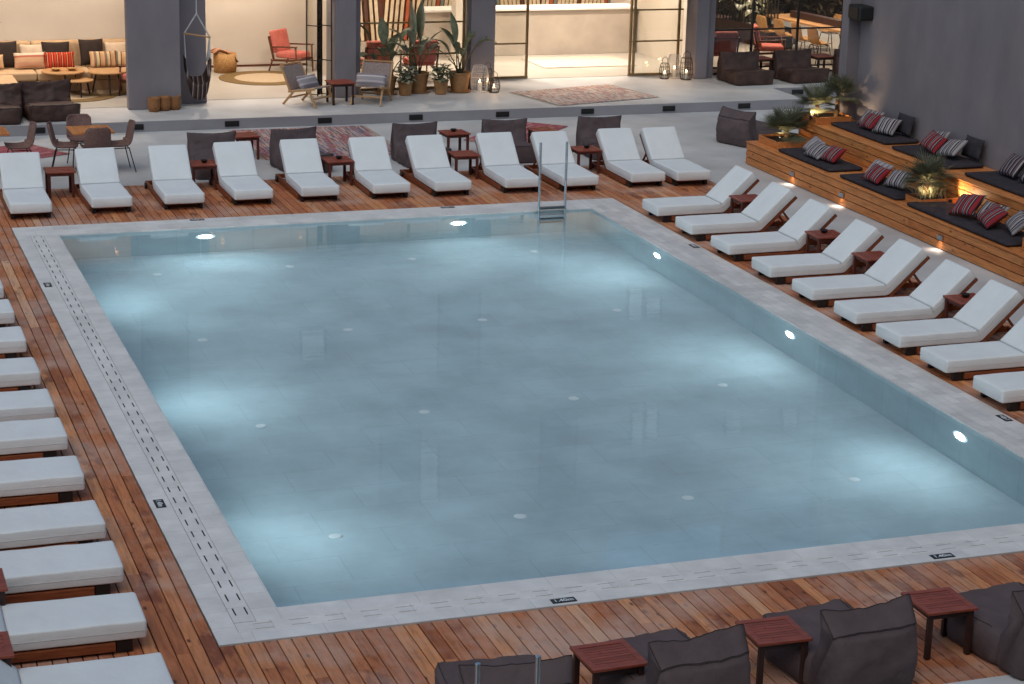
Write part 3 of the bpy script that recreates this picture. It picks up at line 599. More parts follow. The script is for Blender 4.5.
for k, (x, y, rz, l) in enumerate(((3.84, 19.75, 178, 'charcoal bean bag behind the table with ashtray at the third and fourth loungers'), (5.30, 19.85, 189, 'charcoal bean bag behind the gap of fourth and fifth loungers, left of the rag rug'), (7.58, 19.95, 183, 'charcoal bean bag right of the multicoloured rag rug'),
                                   (9.34, 20.0, 176, 'charcoal bean bag behind the eighth far lounger, left of the red rug'), (11.2, 19.95, 178, 'charcoal bean bag behind the ninth and tenth loungers, right of the red rug'))):
    BF[(k+1) % 3]((x, y, .002), R(rz), l, GB)
BF[0]((13.95, 19.85, .002), R(-68), 'dark bean bag alone on the paving beside the timber bench end', 'bean bags on the paving behind the far loungers')
GB = 'bean bags in warm lit colour on the raised terrace'
BC[0]((1.58, 24.75, .204), R(186), 'crumpled bean bag in warm lit colour on the raised terrace before the sofa', GB)
BC[0]((.70, 24.6, .204), R(170), 'crumpled bean bag in warm lit colour at the left frame edge on the raised terrace', GB)
BC[1]((17.08, 26.35, .204), R(182), 'dark bean bag in warm lit colour on the raised terrace beside the rightmost pillar', GB)
BC[1]((18.42, 26.4, .204), R(186), 'dark bean bag in warm lit colour on the raised terrace between the two small tables', GB)
BC[1]((19.95, 26.2, .204), R(170), 'dark bean bag in warm lit colour half hidden behind the grey wall end', GB)
tabt((17.7, 26.45, .204), R(5), 'warm lit small table between the two right terrace bean bags', 'small tables on the raised terrace'); tabt((19.33, 26.5, .204), R(4), 'warm lit small table beside the grey wall end', 'small tables on the raised terrace')
tabt((7.50, 24.75, .204), R(3), 'dark small table between the two webbing lounge chairs', 'small tables on the raised terrace')
ladder((8.51, IY1-.10, .08), 0, 'steel ladder standing in the far right of the pool')
bpy.context.view_layer.update()
ladder((1.46, -3.02, -.03), 0, 'pair of steel ladder rails at the bottom centre of the photo before a bean bag')

# ------------------------------------------------------------------ hotel building
FL, CE = .204, 3.0
hb = thing('hotel_building', 'grey pillared hotel ground floor with warm lit open rooms beyond the pool', 'building', (9, 26, 0))
def part(name, mat, boxes, bev=0.0, parent=hb):
    b = MB()
    for q in boxes: b.box(*q)
    return b.build(name, mat, parent, world=True, bevel=bev)
part('pillar', 'plaster', [(3.22, 4.26, 24.76, 24.98, FL, CE)], .01)
part('pillar', 'plaster', [(4.262, 4.88, 25.3, 25.6, FL, CE)], .01)
part('room_wall', 'beige', [(4.1, 4.26, 24.984, 28.34, FL, CE)]); part('room_wall', 'beige', [(4.3, 4.44, 25.604, 29.9, FL, CE)]); part('pillar', 'plaster', [(4.1, 4.258, 24.99, 25.3, FL, CE-.01)])
part('pillar', 'plaster', [(7.58, 8.02, 25.42, 26.2, FL, CE)], .01); part('pillar', 'plaster', [(8.022, 8.16, 25.6, 26.2, FL, CE)], .006)
part('pillar', 'plaster', [(10.66, 11.2, 25.9, 26.5, FL, CE)], .01)
part('pillar', 'plaster', [(16.12, 16.42, 26.42, 27.0, FL, CE)], .01); part('pillar', 'plaster', [(16.424, 16.62, 26.52, 27.0, FL, CE)], .006)
part('room_wall', 'beige', [(-9, 4.28, 28.35, 28.5, FL, CE)]); part('room_wall', 'beige', [(4.45, 8.09, 29.92, 30.1, FL, CE)])
part('room_wall', 'beige', [(8.1, 8.25, 26.3, 33.2, FL, CE)]); part('room_wall', 'beige', [(8.26, 17.2, 33.2, 33.4, FL, CE)])
part('room_wall', 'beige', [(16.46, 16.6, 27.1, 33.1, FL, CE)]); part('room_wall', 'beige', [(-9.2, -9.02, 25, 28.5, FL, CE)])
part('skirting', 'walnut', [(4.45, 8.08, 29.895, 29.918, FL, FL+.05)])
part('room_column', 'beige', [(11.62, 12.02, 29.95, 30.3, FL, CE)])
part('ceiling', 'ceil', [(-9.2, 17.2, 25.6, 33.5, CE+.002, CE+.2)]); part('ceiling', 'ceil', [(17.21, 30, 26.6, 31.5, CE+.002, CE+.2)])
part('room_floor', 'roomfloor', [(-9, 4.09, 25.12, 28.34, FL-.003, FL+.004)]); part('room_floor', 'roomfloor', [(4.45, 7.57, 25.62, 29.9, FL-.003, FL+.004)]); part('room_floor', 'roomfloor', [(8.26, 16.4, 27.15, 33.18, FL-.003, FL+.004)])
part('room_floor', 'roomfloor', [(16.64, 30, 27.0, 45, FL-.003, FL+.004)])
# storeys above the rooms, seen in the water
part('upper_facade', 'facade', [(-14, 14.3, 26.05, 26.5, CE+.22, 11.2), (14.302, 17.3, 26.06, 26.5, CE+.22, 10.4), (17.302, 19.9, 26.05, 26.5, CE+.22, 9.75), (19.902, 30, 26.05, 26.5, CE+.22, 11.2), (-14, 30, 24.9, 26.04, CE+.21, CE+.5)])
b = MB()
for k in range(12): b.box(17.4, 19.8, 26.1+k*.01, 26.14+k*.01, 9.9+k*.11, 9.96+k*.11)
for x in (17.4, 18.6, 19.74): b.box(x, x+.06, 26.3, 26.36, 9.75, 11.3)
b.build('roof_pergola', 'plaster', hb, world=True)
for x0, x1, z0, z1, mt in ((14.6, 14.9, 4.45, 5.1, 'curtain'), (15.03, 15.36, 4.7, 5.07, 'curtain'), (14.8, 15.06, 7.38, 8.1, 'curtain'), (15.15, 15.42, 7.3, 8.05, 'curtain'), (9.7, 10.1, 7.8, 9.05, 'curtain'), (7.0, 7.48, 4.93, 5.45, 'curtain'), (17.2, 17.58, 7.73, 8.08, 'curtain'), (18.68, 19.05, 7.7, 8.03, 'curtain'),
                           (10.12, 11.0, 4.3, 6.0, 'dimglass'), (8.8, 9.66, 7.3, 9.1, 'dimglass'), (3.6, 4.5, 4.3, 6.1, 'dimglass'), (2.2, 3.1, 7.4, 9.2, 'dimglass'), (12.6, 13.4, 7.4, 9.1, 'dimglass')):
    f = part('window', 'plaster', [(x0-.05, x1+.05, 25.99, 26.048, z0-.05, z0), (x0-.05, x1+.05, 25.99, 26.048, z1, z1+.05), (x0-.05, x0, 25.99, 26.048, z0+.001, z1-.001), (x1, x1+.05, 25.99, 26.048, z0+.001, z1-.001)])
    b = MB(); b.box(x0+.001-9, x1-.001-9, .01, .04, z0+.001, z1-.001); b.build('pane', mt, f)
# glazed fronts
def glazed(x0, x1, y, z0, z1, xs, zs, nm='glass_front', matf='brass', t=.045):
    b = MB()
    b.box(x0, x1, y-.03, y+.03, z0, z0+t); b.box(x0, x1, y-.03, y+.03, z1-t, z1)
    for x in xs: b.box(x-t/2, x+t/2, y-.032, y+.032, z0+.001, z1-.001)
    for z in zs: b.box(x0, x1, y-.02, y+.02, z-.017, z+.017)
    f = b.build(nm, matf, hb, world=True)
    b = MB(); b.box(x0-9, x1-9, y-26-.004, y-26+.004, z0+.002, z1-.002); b.build('pane', 'glass', f); return f
glazed(8.2, 10.64, 26.22, FL, CE-.01, (8.23, 9.42, 10.6), (.95, 1.62))
glazed(11.22, 12.42, 27.2, FL+.01, CE-.01, (11.25, 12.39), (.98, 1.68)); glazed(14.8, 16.1, 27.12, FL+.01, CE-.01, (14.83, 14.92, 16.0), (.98, 1.68))
glazed(16.64, 21.5, 26.95, FL, CE-.01, (16.67, 17.75, 18.9, 20.05, 21.3), (.36, 1.22, 2.0), matf='black', t=.04)
for k, (xa, ya, xb, yb) in enumerate(((7.06, 25.80, 7.25, 25.62), (7.25, 25.62, 7.38, 25.78), (7.38, 25.78, 7.54, 25.60))):   # folded door leaves
    b = MB()
    for z in (FL+.04, .95, 1.66, CE-.06): b.bar((xa, ya, z), (xb, yb, z), .018)
    b.bar((xa, ya, FL+.01), (xa, ya, CE-.02), .02); b.bar((xb, yb, FL+.01), (xb, yb, CE-.02), .02)
    f = b.build('folding_door', 'black', hb, world=True)
    b = MB(); b.bar((xa-9, ya-26, 1.6), (xb-9, yb-26, 1.6), .006, 2.7); b.build('pane', 'glass', f)
# slatted screen of leaning painted slats behind the bar
sg = {}
rr = random.Random(4)
def slat(x, z0, z1, y, lean, i, w=.10):
    sg.setdefault(i, MB()).bar((x, y, z0), (x+lean, y, z1), .02, w, up=(1, 0, 0))
seq = [0, 2, 4, 0, 3, 2, 0, 6, 4, 2, 0, 1, 4, 2]
x = 8.4; k = 0
while x < 11.0: slat(x, .57, CE, 31.0+.004*(k % 3), (.20 if (k//7) % 2 == 0 else -.20), seq[k % 14], .075); x += .128; k += 1
x = 11.3; k = 0
while x < 17.0: slat(x, 1.1, CE, 32.4+.004*(k % 3), (.22 if (k//16) % 2 == 0 else -.22), seq[(k*3) % 14], .078); x += .105; k += 1
scr = part('slatted_screen', 'walnut', [(8.3, 11.1, 31.08, 31.14, FL, CE-.01), (11.2, 17.1, 32.5, 32.56, FL, CE-.01)])
for i, b in sg.items():
    off = MB(); off.v = [(v[0]-9, v[1]-26, v[2]) for v in b.v]; off.f = b.f; off.b = b.b; off.build('slat', 'slat%d' % i, scr)
part('plinth', 'counter', [(8.3, 11.0, 30.85, 30.98, FL, .56)])
part('wall_lamp', 'strip', [(16.68, 16.75, 33.0, 33.05, .9, 2.6)])
part('room_wall', 'beige', [(16.62, 19.2, 33.1, 33.25, FL, CE)])
# ceiling lamps and their light
def room_lamp(x0, x1, y0, y1, nx, ny, power, col=(1.0, .86, .71)):
    for i in range(nx):
        for j in range(ny):
            x = x0+(x1-x0)*(i+.5)/nx; y = y0+(y1-y0)*(j+.5)/ny
            f = MB(); f.lathe([(.045, CE-.02), (.07, CE-.02), (.07, CE-.001), (.045, CE-.001), (.045, CE-.02)], 14, (x-9, y-26, 0), caps=False); f = f.build('ceiling_lamp', 'ceil', hb)
            MB().lathe([(.001, CE-.012), (.043, CE-.012)], 14, (x-9, y-26, 0)).build('lamp_lens', 'ceilglow', f)
            l = bpy.data.lights.new('ceiling_light', 'SPOT'); l.energy = power*LAMP/(nx*ny); l.color = col; l.spot_size = R(128); l.spot_blend = .5; l.shadow_soft_size = .02
            o = bpy.data.objects.new('ceiling_light', l); COL.objects.link(o); o.location = (x, y, CE-.05)
room_lamp(-3, 4, 25.6, 28.2, 4, 2, 330); room_lamp(4.6, 8, 25.8, 29.7, 2, 2, 260); room_lamp(8.4, 11, 26.6, 30.6, 2, 2, 260); room_lamp(11.3, 16.3, 27.3, 30.3, 3, 2, 470); room_lamp(11, 17, 31.4, 32.2, 3, 1, 220)
room_lamp(17, 23, 27.4, 31, 3, 2, 470, (1, .82, .64)); room_lamp(18, 28, 31.4, 35, 2, 1, 420, (1, .82, .64))

# unseen wing behind the balcony viewpoint, added to shade the low sky
hw_ = thing('unseen_hotel_wing', 'unseen pale hotel wing added behind the viewpoint to shade the low sky', 'building', (4, -19, 0))
b = MB(); b.box(-22, 26, -22, -17.0, 0, 13); 
b.build('wall', 'facade', hw_, world=True); b = MB()
for z in (2.9, 5.9): b.box(-22, 26, -16.99, -14.2, z, z+.18)
b.build('balcony_slab', 'facade', hw_, world=True)

# bar counter
o = thing('bar_counter', 'long plain beige concrete bar counter at the back of the open room', 'bar counter', (14.1, 30.9, FL+.005))
MB().box(-3.05, 2.3, -.35, .3, 0, 1.06).build('front', 'counter', o, bevel=.008); MB().box(-3.09, 2.33, -.42, .36, 1.062, 1.11).build('counter_top', 'ceil', o, bevel=.006)

# step lights in the terrace riser
def mk_slot():
    o = thing('step_light', '', 'step light')
    MB().box(-.14, .14, -.012, .006, -.055, .055).build('housing', 'black', o, bevel=.004, seg=1); MB().box(-.12, .12, -.016, -.0125, -.04, .0).build('louvre', 'slot', o); return o
slot = Proto(mk_slot)
for i, x in enumerate((1.3, 3.15, 5.0, 6.85, 8.72, 10.55, 12.4, 14.22, 15.95)):
    slot((x, YS-.007, .10), 0, 'dark unlit step light in the terrace riser, %s from left' % ORD[i], 'step lights in the terrace riser')
slot((17.95, 24.913, .10), 0, 'dark step light in the set back riser behind the palms', 'step lights in the terrace riser')

# ------------------------------------------------------------------ grey boundary wall and speaker
gw = thing('boundary_wall', 'tall plain mauve grey wall rising behind the timber benches on the right', 'wall', (15.4, 8, 0))
MB().box(15.38, 15.75, -6, 17.68, .0, 6.5).build('wall', 'plaster', gw, world=True, bevel=.01)
MB().box(15.14, 15.75, 17.684, 17.95, .0, 6.5).build('end_pier', 'plaster', gw, world=True, bevel=.01)
o = thing('wall_speaker', 'black box speaker mounted high on the grey wall end', 'speaker', (15.25, 17.55, 2.82))
MB().box(-.16, .13, -.34, .12, -.13, .13).build('cabinet', 'speaker', o, bevel=.04, seg=4); MB().box(-.172, -.162, -.28, .06, -.10, .10).build('grille', 'black', o, bevel=.004); MB().box(.06, .13, -.15, 0.0, -.02, .02).build('bracket', 'black', o)

# ------------------------------------------------------------------ two tier timber bench
bn = thing('timber_bench', 'long two tier timber seating bench along the grey wall', 'bench', (14.4, 9, 0))
rr = random.Random(21)
def planks(b, axis, a0, a1, w, gap, fn):
    a = a0
    while a < a1-.01: b.cb = rr.random()*.98+.01; fn(b, a, min(a+w-gap, a1)); a += w
BY0, BY1 = -3.0, 18.08
def run(b, y0, y1, fn):
    y = y0
    while y < y1-.01: ye = min(y+rr.choice((3.2, 3.8, 4.4)), y1); ye = y1 if y1-ye < .8 else ye; b.cb = rr.random()*.98+.01; fn(b, y, ye-.004); y = ye
b = MB()
for z0 in (.012, .142, .272):
    run(b, BY0, BY1, lambda b, y, ye: b.box(13.44, 13.465, y, ye, z0, z0+.116))
    b.cb = rr.random()*.98+.01; b.box(13.44, 14.4, BY1+.002, BY1+.027, z0, z0+.116)
x = 13.425
while x < 14.36: run(b, BY0, BY1+.03, lambda b, y, ye: b.box(x, min(x+.138, 14.398), y, ye, .40, .424)); x += .142
b.build('lower_tier', 'bench', bn, world=True, bevel=.003, seg=1)
b = MB()
for z0 in (.426, .554, .682):
    run(b, BY0, 17.95, lambda b, y, ye: b.box(14.40, 14.425, y, ye, z0, z0+.114))
for z0 in (.0, .13, .26, .39, .52, .65): b.cb = rr.random()*.98+.01; b.box(14.43, 15.36, 17.955, 17.98, z0, z0+.116)
x = 14.385
while x < 15.34: run(b, BY0, 17.98, lambda b, y, ye: b.box(x, min(x+.138, 15.372), y, ye, .806, .83)); x += .142
b.build('upper_tier', 'bench', bn, world=True, bevel=.003, seg=1)
MB().box(13.47, 14.39, BY0, BY1-.01, .01, .396).build('bench_core', 'joist', bn, world=True); MB().box(14.43, 15.37, BY0, 17.95, .43, .80).build('bench_core', 'joist', bn, world=True)
def mk_bl():
    o = thing('bench_step_light', '', 'step light')
    MB().box(-.035, .0, -.075, .075, -.035, .04).build('hood', 'steel', o, bevel=.005); MB().box(-.026, -.004, -.05, .05, -.036, -.031).build('lens', 'steplens', o); return o
bl = Proto(mk_bl)
for y, l in ((16.2, 'small lit step light on the timber bench front, farthest'), (14.38, 'small lit step light on the timber bench front, second farthest'), (11.2, 'small lit step light on the timber bench front below the plant')):
    bl((13.438, y, .19), 0, l, 'lit step lights on the bench front')
    l_ = bpy.data.lights.new('step_spot', 'AREA'); l_.shape = 'RECTANGLE'; l_.size = .03; l_.size_y = .1; l_.energy = .38; l_.spread = R(115); l_.color = (1, .86, .70); q = bpy.data.objects.new('step_spot', l_); COL.objects.link(q); q.location = (13.422, y, .15); q.rotation_euler = (0, R(30), 0)

# mats on both tiers
def mk_mat(L, Wd, crease):
    def f():
        b = MB(); n = 30; 
        def fn(i, top):
            return None
        rings = []
        for i in range(n+1):
            s = i/n; y = -L/2+s*L; e = .012 if i in (0, n) else 0; ring = []
            for j in range(20):
                th = 2*math.pi*j/20; cx_ = math.copysign(abs(math.cos(th))**.25, math.cos(th)); cz_ = math.copysign(abs(math.sin(th))**.25, math.sin(th))
                v = Vector(((Wd/2-e)*cx_, y, .035+(.033-e)*cz_)); dz = .010*nz((v.x*1.3+L, v.y, 0), 4)
                if crease and abs(y) < .03: dz -= .02
                if cz_ > .4: v.z += dz
                ring.append(v)
            rings.append(ring)
        o = b.loft(rings).build('seat_mat', 'mat', None, smooth=True); tag(o, '', 'seat mat'); return o
    return f
GM = 'dark seat mats on the timber bench'
for x, y, z, L, Wd, l, c in ((13.86, 16.05, .426, 1.95, .66, 'dark mat on the lower tier at the far end of the bench', 0), (13.84, 13.72, .426, 1.9, .66, 'dark mat on the lower tier left of the lit plant', 0), (13.84, 10.95, .426, 2.9, .70, 'long creased dark mat on the lower tier right of the lit plant', 1),
                             (14.98, 16.2, .832, 2.0, .68, 'dark mat on the upper tier at the far end by the palms', 0), (14.92, 13.95, .832, 1.85, .68, 'dark mat in the middle of the upper tier', 0), (14.94, 11.3, .832, 2.5, .70, 'dark mat on the upper tier cut by the right frame edge', 1)):
    q = mk_mat(L, Wd, c)(); q.location = (x, y, z); q['label'] = l; q['group'] = GM

# ------------------------------------------------------------------ cushions
def cushion_mb(w, h, t, seed=0):
    def f(sgn):
        def fn(u, v):
            a, c = 2*u-1, 2*v-1
            k = (max(0, 1-a*a)*max(0, 1-c*c))**.36
            x = w/2*a*(1-.06*(1-c*c)); y = h/2*c*(1-.07*(1-a*a))
            return Vector((x, y, sgn*t/2*k+.012*nz((x+seed, y, sgn), 7)*k))
        return fn
    b = MB(); b.grid(f(1), 16, 14); b.grid(f(-1), 16, 14); return b
def cushion(mat, w, h, t, loc, rot, label, group, seed=0):
    b = cushion_mb(w, h, t, seed); o = b.build('cushion', mat, None, smooth=True)
    md = o.modifiers.new('weld', 'WELD'); md.merge_threshold = .002
    o.location = loc; o.rotation_euler = tuple(R(a) for a in rot); return tag(o, label, 'cushion', group)
GC = 'striped cushions on the timber bench'
zl, zu = .49, .90
# (mat, x, y, tier z, yaw)
def lean(mat, x, y, z, yaw, label, tilt=58, w=.52, h=.36, t=.15, seed=0):
    # cushion leaning back towards +x: local x runs along the bench
    rq = random.Random(seed*3+1); w *= .92; h *= .97; roll = 0 if mat == 'mat' else rq.uniform(-13, 13); yaw += 0 if mat == 'mat' else rq.uniform(-12, 16); tilt -= 0 if mat == 'mat' else rq.uniform(4, 16)
    m = Matrix.Translation((x, y, z+h/2*math.sin(R(tilt))+.03+.10*abs(math.sin(R(roll))))) @ Matrix.Rotation(R(-90+yaw), 4, 'Z') @ Matrix.Rotation(R(tilt), 4, 'X') @ Matrix.Rotation(R(roll), 4, 'Z')
    b = cushion_mb(w, h, t, seed); o = b.build('cushion', mat, None, smooth=True); md = o.modifiers.new('weld', 'WELD'); md.merge_threshold = .002
    o.matrix_world = m; return tag(o, label, 'cushion', GC)
lean('s_pale', 13.88, 16.33, zl, 6, 'pale grey cushion on the lower far mat, left of three', 50, seed=1); lean('s_white', 13.77, 15.97, zl, 14, 'white and black striped cushion on the lower far mat, middle of three', 50, seed=2); lean('s_red', 13.86, 15.59, zl, 2, 'red striped cushion on the lower far mat, right of three', 52, seed=3)
lean('s_pale', 13.92, 14.07, zl, 5, 'pale cushion behind a red one on the lower mat left of the lit plant', 58, seed=4); lean('s_red', 13.74, 13.83, zl, 4, 'red striped cushion on the lower mat left of the lit plant', 52, seed=5); lean('s_white', 13.88, 13.35, zl, 0, 'white and black striped cushion half hidden by the lit plant', 55, seed=6)
lean('s_red', 13.84, 11.18, zl, 10, 'red striped cushion on the lower right mat, nearest the lit plant', 48, .58, .44, seed=7); lean('s_white', 14.04, 10.80, zl, 4, 'white and black striped cushion behind two red ones on the lower right mat', 56, seed=8)
lean('s_red', 13.84, 10.48, zl, 4, 'red striped cushion on the lower right mat, between white striped ones', 50, .56, .42, seed=9); lean('s_white', 13.96, 9.98, zl, 0, 'white and black striped cushion at the right end of the lower right mat', 54, seed=10)
lean('s_white', 15.10, 16.55, zu, 4, 'white striped cushion against the wall on the far upper mat, back left', 60, seed=11); lean('s_red', 14.94, 16.27, zu, 6, 'red striped cushion on the far upper mat', 55, seed=12); lean('s_white', 14.98, 15.77, zu, 8, 'white and black striped cushion on the far upper mat, right one', 52, seed=13)
lean('mat', 15.25, 15.63, zu, 0, 'plain dark back cushion against the wall on the far upper mat', 75, .6, .36, .12, seed=14)
lean('s_white', 15.10, 14.30, zu, 4, 'white striped cushion against the wall on the middle upper mat, back left', 60, seed=15); lean('s_red', 14.92, 14.08, zu, 8, 'red striped cushion on the middle upper mat', 54, .56, seed=16); lean('s_white', 14.98, 13.60, zu, 6, 'white and black striped cushion on the middle upper mat, right one', 52, .54, .4, seed=17)
lean('mat', 15.26, 13.41, zu, 0, 'plain dark back cushion against the wall on the middle upper mat', 75, .6, .36, .12, seed=18)
lean('s_plum', 15.11, 11.95, zu, 2, 'plum and white striped cushion on the nearest upper mat', 62, .56, .42, seed=19); lean('s_plum', 15.13, 11.35, zu, 2, 'plum striped cushion on the nearest upper mat, cut by the frame', 62, .56, .42, seed=20)

# ------------------------------------------------------------------ plants
def leaf_mb(b, base, az, elev, L, Wd, droop, n=9, fold=.25, shape=.9):
    """one blade as a folded strip starting at base"""
    base = Vector(base); d = Vector((math.cos(az)*math.cos(elev), math.sin(az)*math.cos(elev), math.sin(elev))); p = base.copy(); e = elev; rows = []
    sd_ = Vector((-math.sin(az), math.cos(az), 0))
    for i in range(n+1):
        s = i/n; wd = Wd*(math.sin(math.pi*min(1, s*.96+.03))**shape)*.5
        d = Vector((math.cos(az)*math.cos(e), math.sin(az)*math.cos(e), math.sin(e))); nn = d.cross(sd_)
        rows.append((p+sd_*wd-nn*wd*fold*-1, p.copy(), p-sd_*wd+nn*wd*fold)); p = p+d*(L/n); e -= droop/n
    b.add([v for r in rows for v in r], [(i*3+j, (i+1)*3+j, (i+1)*3+j+1, i*3+j+1) for i in range(n) for j in (0, 1)])
def pot_parts(o, r0, r1, h, mat='clay', saucer=False):
    MB().lathe([(.001, 0), (r0, 0), (r0+(r1-r0)*.5, h*.5), (r1, h-.03), (r1+.012, h-.03), (r1+.012, h), (r1-.02, h), (r1-.03, h-.05), (.001, h-.05)], 28).build('pot', mat, o, smooth=False, bevel=.004, seg=1)
    MB().lathe([(.001, h-.05), (r1-.03, h-.045)], 20).build('soil', 'soil', o)
    if saucer: MB().lathe([(.001, 0), (r0+.06, 0), (r0+.08, .03), (r0+.065, .03), (r0+.001, .012), (.001, .012)], 28).build('saucer', mat, o)
def tall_plant(loc, label, leaves, r0, r1, h, seed, mat='leaf', saucer=True):
    o = thing('potted_plant', label, 'potted plant', loc, 0, 'potted plants by the glass front'); pot_parts(o, r0, r1, h, saucer=saucer); rg = random.Random(seed)
    for az, el, pl_, L, Wd, dr in leaves:
        az, el = R(az), R(el); d = Vector((math.cos(az)*math.cos(el), math.sin(az)*math.cos(el), math.sin(el)))
        s0 = Vector((rg.uniform(-.05, .05), rg.uniform(-.05, .05), h-.06)); mid = s0+d*pl_*.5+Vector((0, 0, pl_*.10)); end = s0+d*pl_
        MB().tube([s0, mid, end], [.016, .012, .008], 6).build('stalk', 'stem', o, smooth=True)
        b = MB(); leaf_mb(b, end, az, el+R(4), L, Wd, R(dr), 12); b.build('leaf', mat, o, smooth=True, solid=.003)
    return o
tall_plant((10.36, 25.72, FL), 'tall bird of paradise plant in a clay pot left of the lanterns', [(100, 80, .62, .72, .17, 30), (40, 70, .6, .6, .16, 60), (240, 66, .5, .6, .16, 80), (-100, 58, .5, .5, .16, 80), (200, 62, .55, .75, .17, 95), (-20, 64, .55, .65, .20, 110), (170, 50, .45, .6, .14, 80), (20, 52, .7, .5, .22, 60), (-60, 70, .6, .55, .2, 70), (120, 66, .6, .6, .16, 60)], .17, .23, .42, 1)
tall_plant((9.46, 25.84, FL), 'tallest broad leaved plant with two upright leaves in a large clay pot', [(30, 86, .72, .85, .26, 6), (200, 84, .62, .95, .22, 8), (-100, 60, .5, .5, .18, 80), (60, 58, .6, .5, .2, 80), (230, 70, .7, .5, .2, 60), (160, 66, .7, .55, .22, 70), (190, 58, .6, .5, .2, 90), (10, 60, .5, .45, .18, 80), (-30, 72, .6, .55, .2, 60), (120, 55, .5, .5, .2, 80)], .19, .25, .42, 2, 'leafpale')
tall_plant((8.75, 25.75, FL), 'broad leaved banana plant behind the right webbing lounge chair', [(90, 82, .72, .6, .24, 30), (30, 74, .6, .5, .22, 60), (-120, 62, .6, .5, .22, 80), (180, 70, .9, .6, .28, 70), (10, 66, .85, .55, .28, 80), (-40, 55, .7, .5, .25, 80), (210, 50, .6, .5, .26, 90), (150, 40, .4, .45, .24, 70), (60, 60, .6, .55, .26, 70), (-80, 60, .55, .5, .24, 90)], .17, .22, .34, 3)
def bushy(loc, label, h, seed):
    o = thing('potted_plant', label, 'potted plant', loc, 0, 'potted plants by the glass front'); pot_parts(o, .12, .155, .30); rg = random.Random(seed)
    b = MB()
    for k in range(110):
        az = rg.uniform(0, 2*math.pi); r = rg.uniform(.02, .2); z = .28+rg.uniform(.02, h)*(1-r*1.6)
        leaf_mb(b, (r*math.cos(az), r*math.sin(az), z), az, R(rg.uniform(0, 60)), rg.uniform(.09, .15), rg.uniform(.06, .1), R(70), 5)
    b.build('foliage', 'leaf' if seed % 2 else 'leafpale', o, smooth=True, solid=.002)
    b = MB()
    for k in range(9): az = k*.7; b.tube([(0, 0, .24), (.08*math.cos(az), .08*math.sin(az), .28+h*.35), (.14*math.cos(az), .14*math.sin(az), .28+h*.7)], .005, 5)
    b.build('stem', 'stem', o); return o
bushy((9.10, 25.5, FL), 'low leafy plant in a small clay pot beside the tallest plant', .36, 4); bushy((9.88, 25.5, FL), 'low leafy plant in a small clay pot left of the bird of paradise', .36, 5)

def fan_frond(b, base, az, el, L, spread=160, nb=19, Wd=.02):
    base = Vector(base); d = Vector((math.cos(az)*math.cos(el), math.sin(az)*math.cos(el), math.sin(el))); sd_ = Vector((-math.sin(az), math.cos(az), 0)); nn = sd_.cross(d)
    for k in range(nb):
        a = R(-spread/2+spread*k/(nb-1)); dd = (d*math.cos(a)+sd_*math.sin(a)); l = L*(1-.25*abs(a)/R(spread/2)); ww = nn.cross(dd).normalized()*-1
        t1 = base+dd*l*.55+nn*.02; t2 = base+dd*l+Vector((0, 0, -.10*l))
        b.add([base, t1+ww*Wd/2, t2, t1-ww*Wd/2], [(0, 1, 2, 3)])
def fan_palm(loc, label, trunk_h, nf, L, seed, petiole=.16):
    o = thing('fan_palm', label, 'palm', loc, 0, 'small fan palms on the timber bench'); rg = random.Random(seed)
    b = MB(); b.tube([(0, 0, 0), (.01, .01, trunk_h*.5), (0, 0, trunk_h)], [.05, .042, .036], 10); b.build('trunk', 'trunk', o, smooth=True)
    for k in range(nf):
        az = k*2.4+rg.uniform(-.3, .3); el = R(rg.uniform(-8, 78)); d = Vector((math.cos(az)*math.cos(el), math.sin(az)*math.cos(el), math.sin(el))); p0 = Vector((0, 0, trunk_h-.02)); p1 = p0+d*petiole*rg.uniform(.7, 1.4)
        b = MB(); b.tube([p0, p1], .006, 5); fan_frond(b, p1, az, el-.15, L*rg.uniform(.8, 1.15)); b.build('frond', 'palm', o)
    return o
def planter(x0, x1, y0, y1, z0, z1, label):
    o = thing('planter_box', label, 'planter', ((x0+x1)/2, (y0+y1)/2, z0), 0, 'timber planter boxes'); rq = random.Random(int(x0*100)); b = MB(); X, Y, H = (x1-x0)/2, (y1-y0)/2, z1-z0
    for s in (-1, 1):
        b.cb = rq.uniform(.05, .95); b.box(-X, X, s*Y-.012, s*Y+.012, 0, H); b.cb = rq.uniform(.05, .95); b.box(s*X-.012, s*X+.012, -Y+.0125, Y-.0125, 0, H-.001)
    b.build('box', 'bench', o, bevel=.003, seg=1); MB().box(-X+.013, X-.013, -Y+.013, Y-.013, .002, H-.04).build('soil', 'soil', o); return o
planter(13.62, 14.36, 17.22, 17.98, .426, .56, 'timber planter at the far end of the lower tier')
fan_palm((13.98, 17.6, .52), 'bushy low fan palm in the planter at the far end of the lower tier', .16, 44, .40, 1, .2)
planter(14.42, 15.12, 17.3, 17.92, .832, .96, 'timber planter at the far end of the upper tier')
fan_palm((14.58, 17.62, .92), 'left fan palm in the upper planter, on a short trunk', .22, 30, .36, 2); fan_palm((14.92, 17.5, .92), 'right fan palm in the upper planter by the wall end, on a bare trunk', .38, 24, .36, 3)
planter(13.7, 14.36, 12.30, 12.78, .426, .53, 'timber planter in the middle of the lower tier, lit by a spot lamp')
fan_palm((13.95, 12.56, .49), 'fan palm in the middle of the lower tier, lit from below', .30, 34, .38, 4)
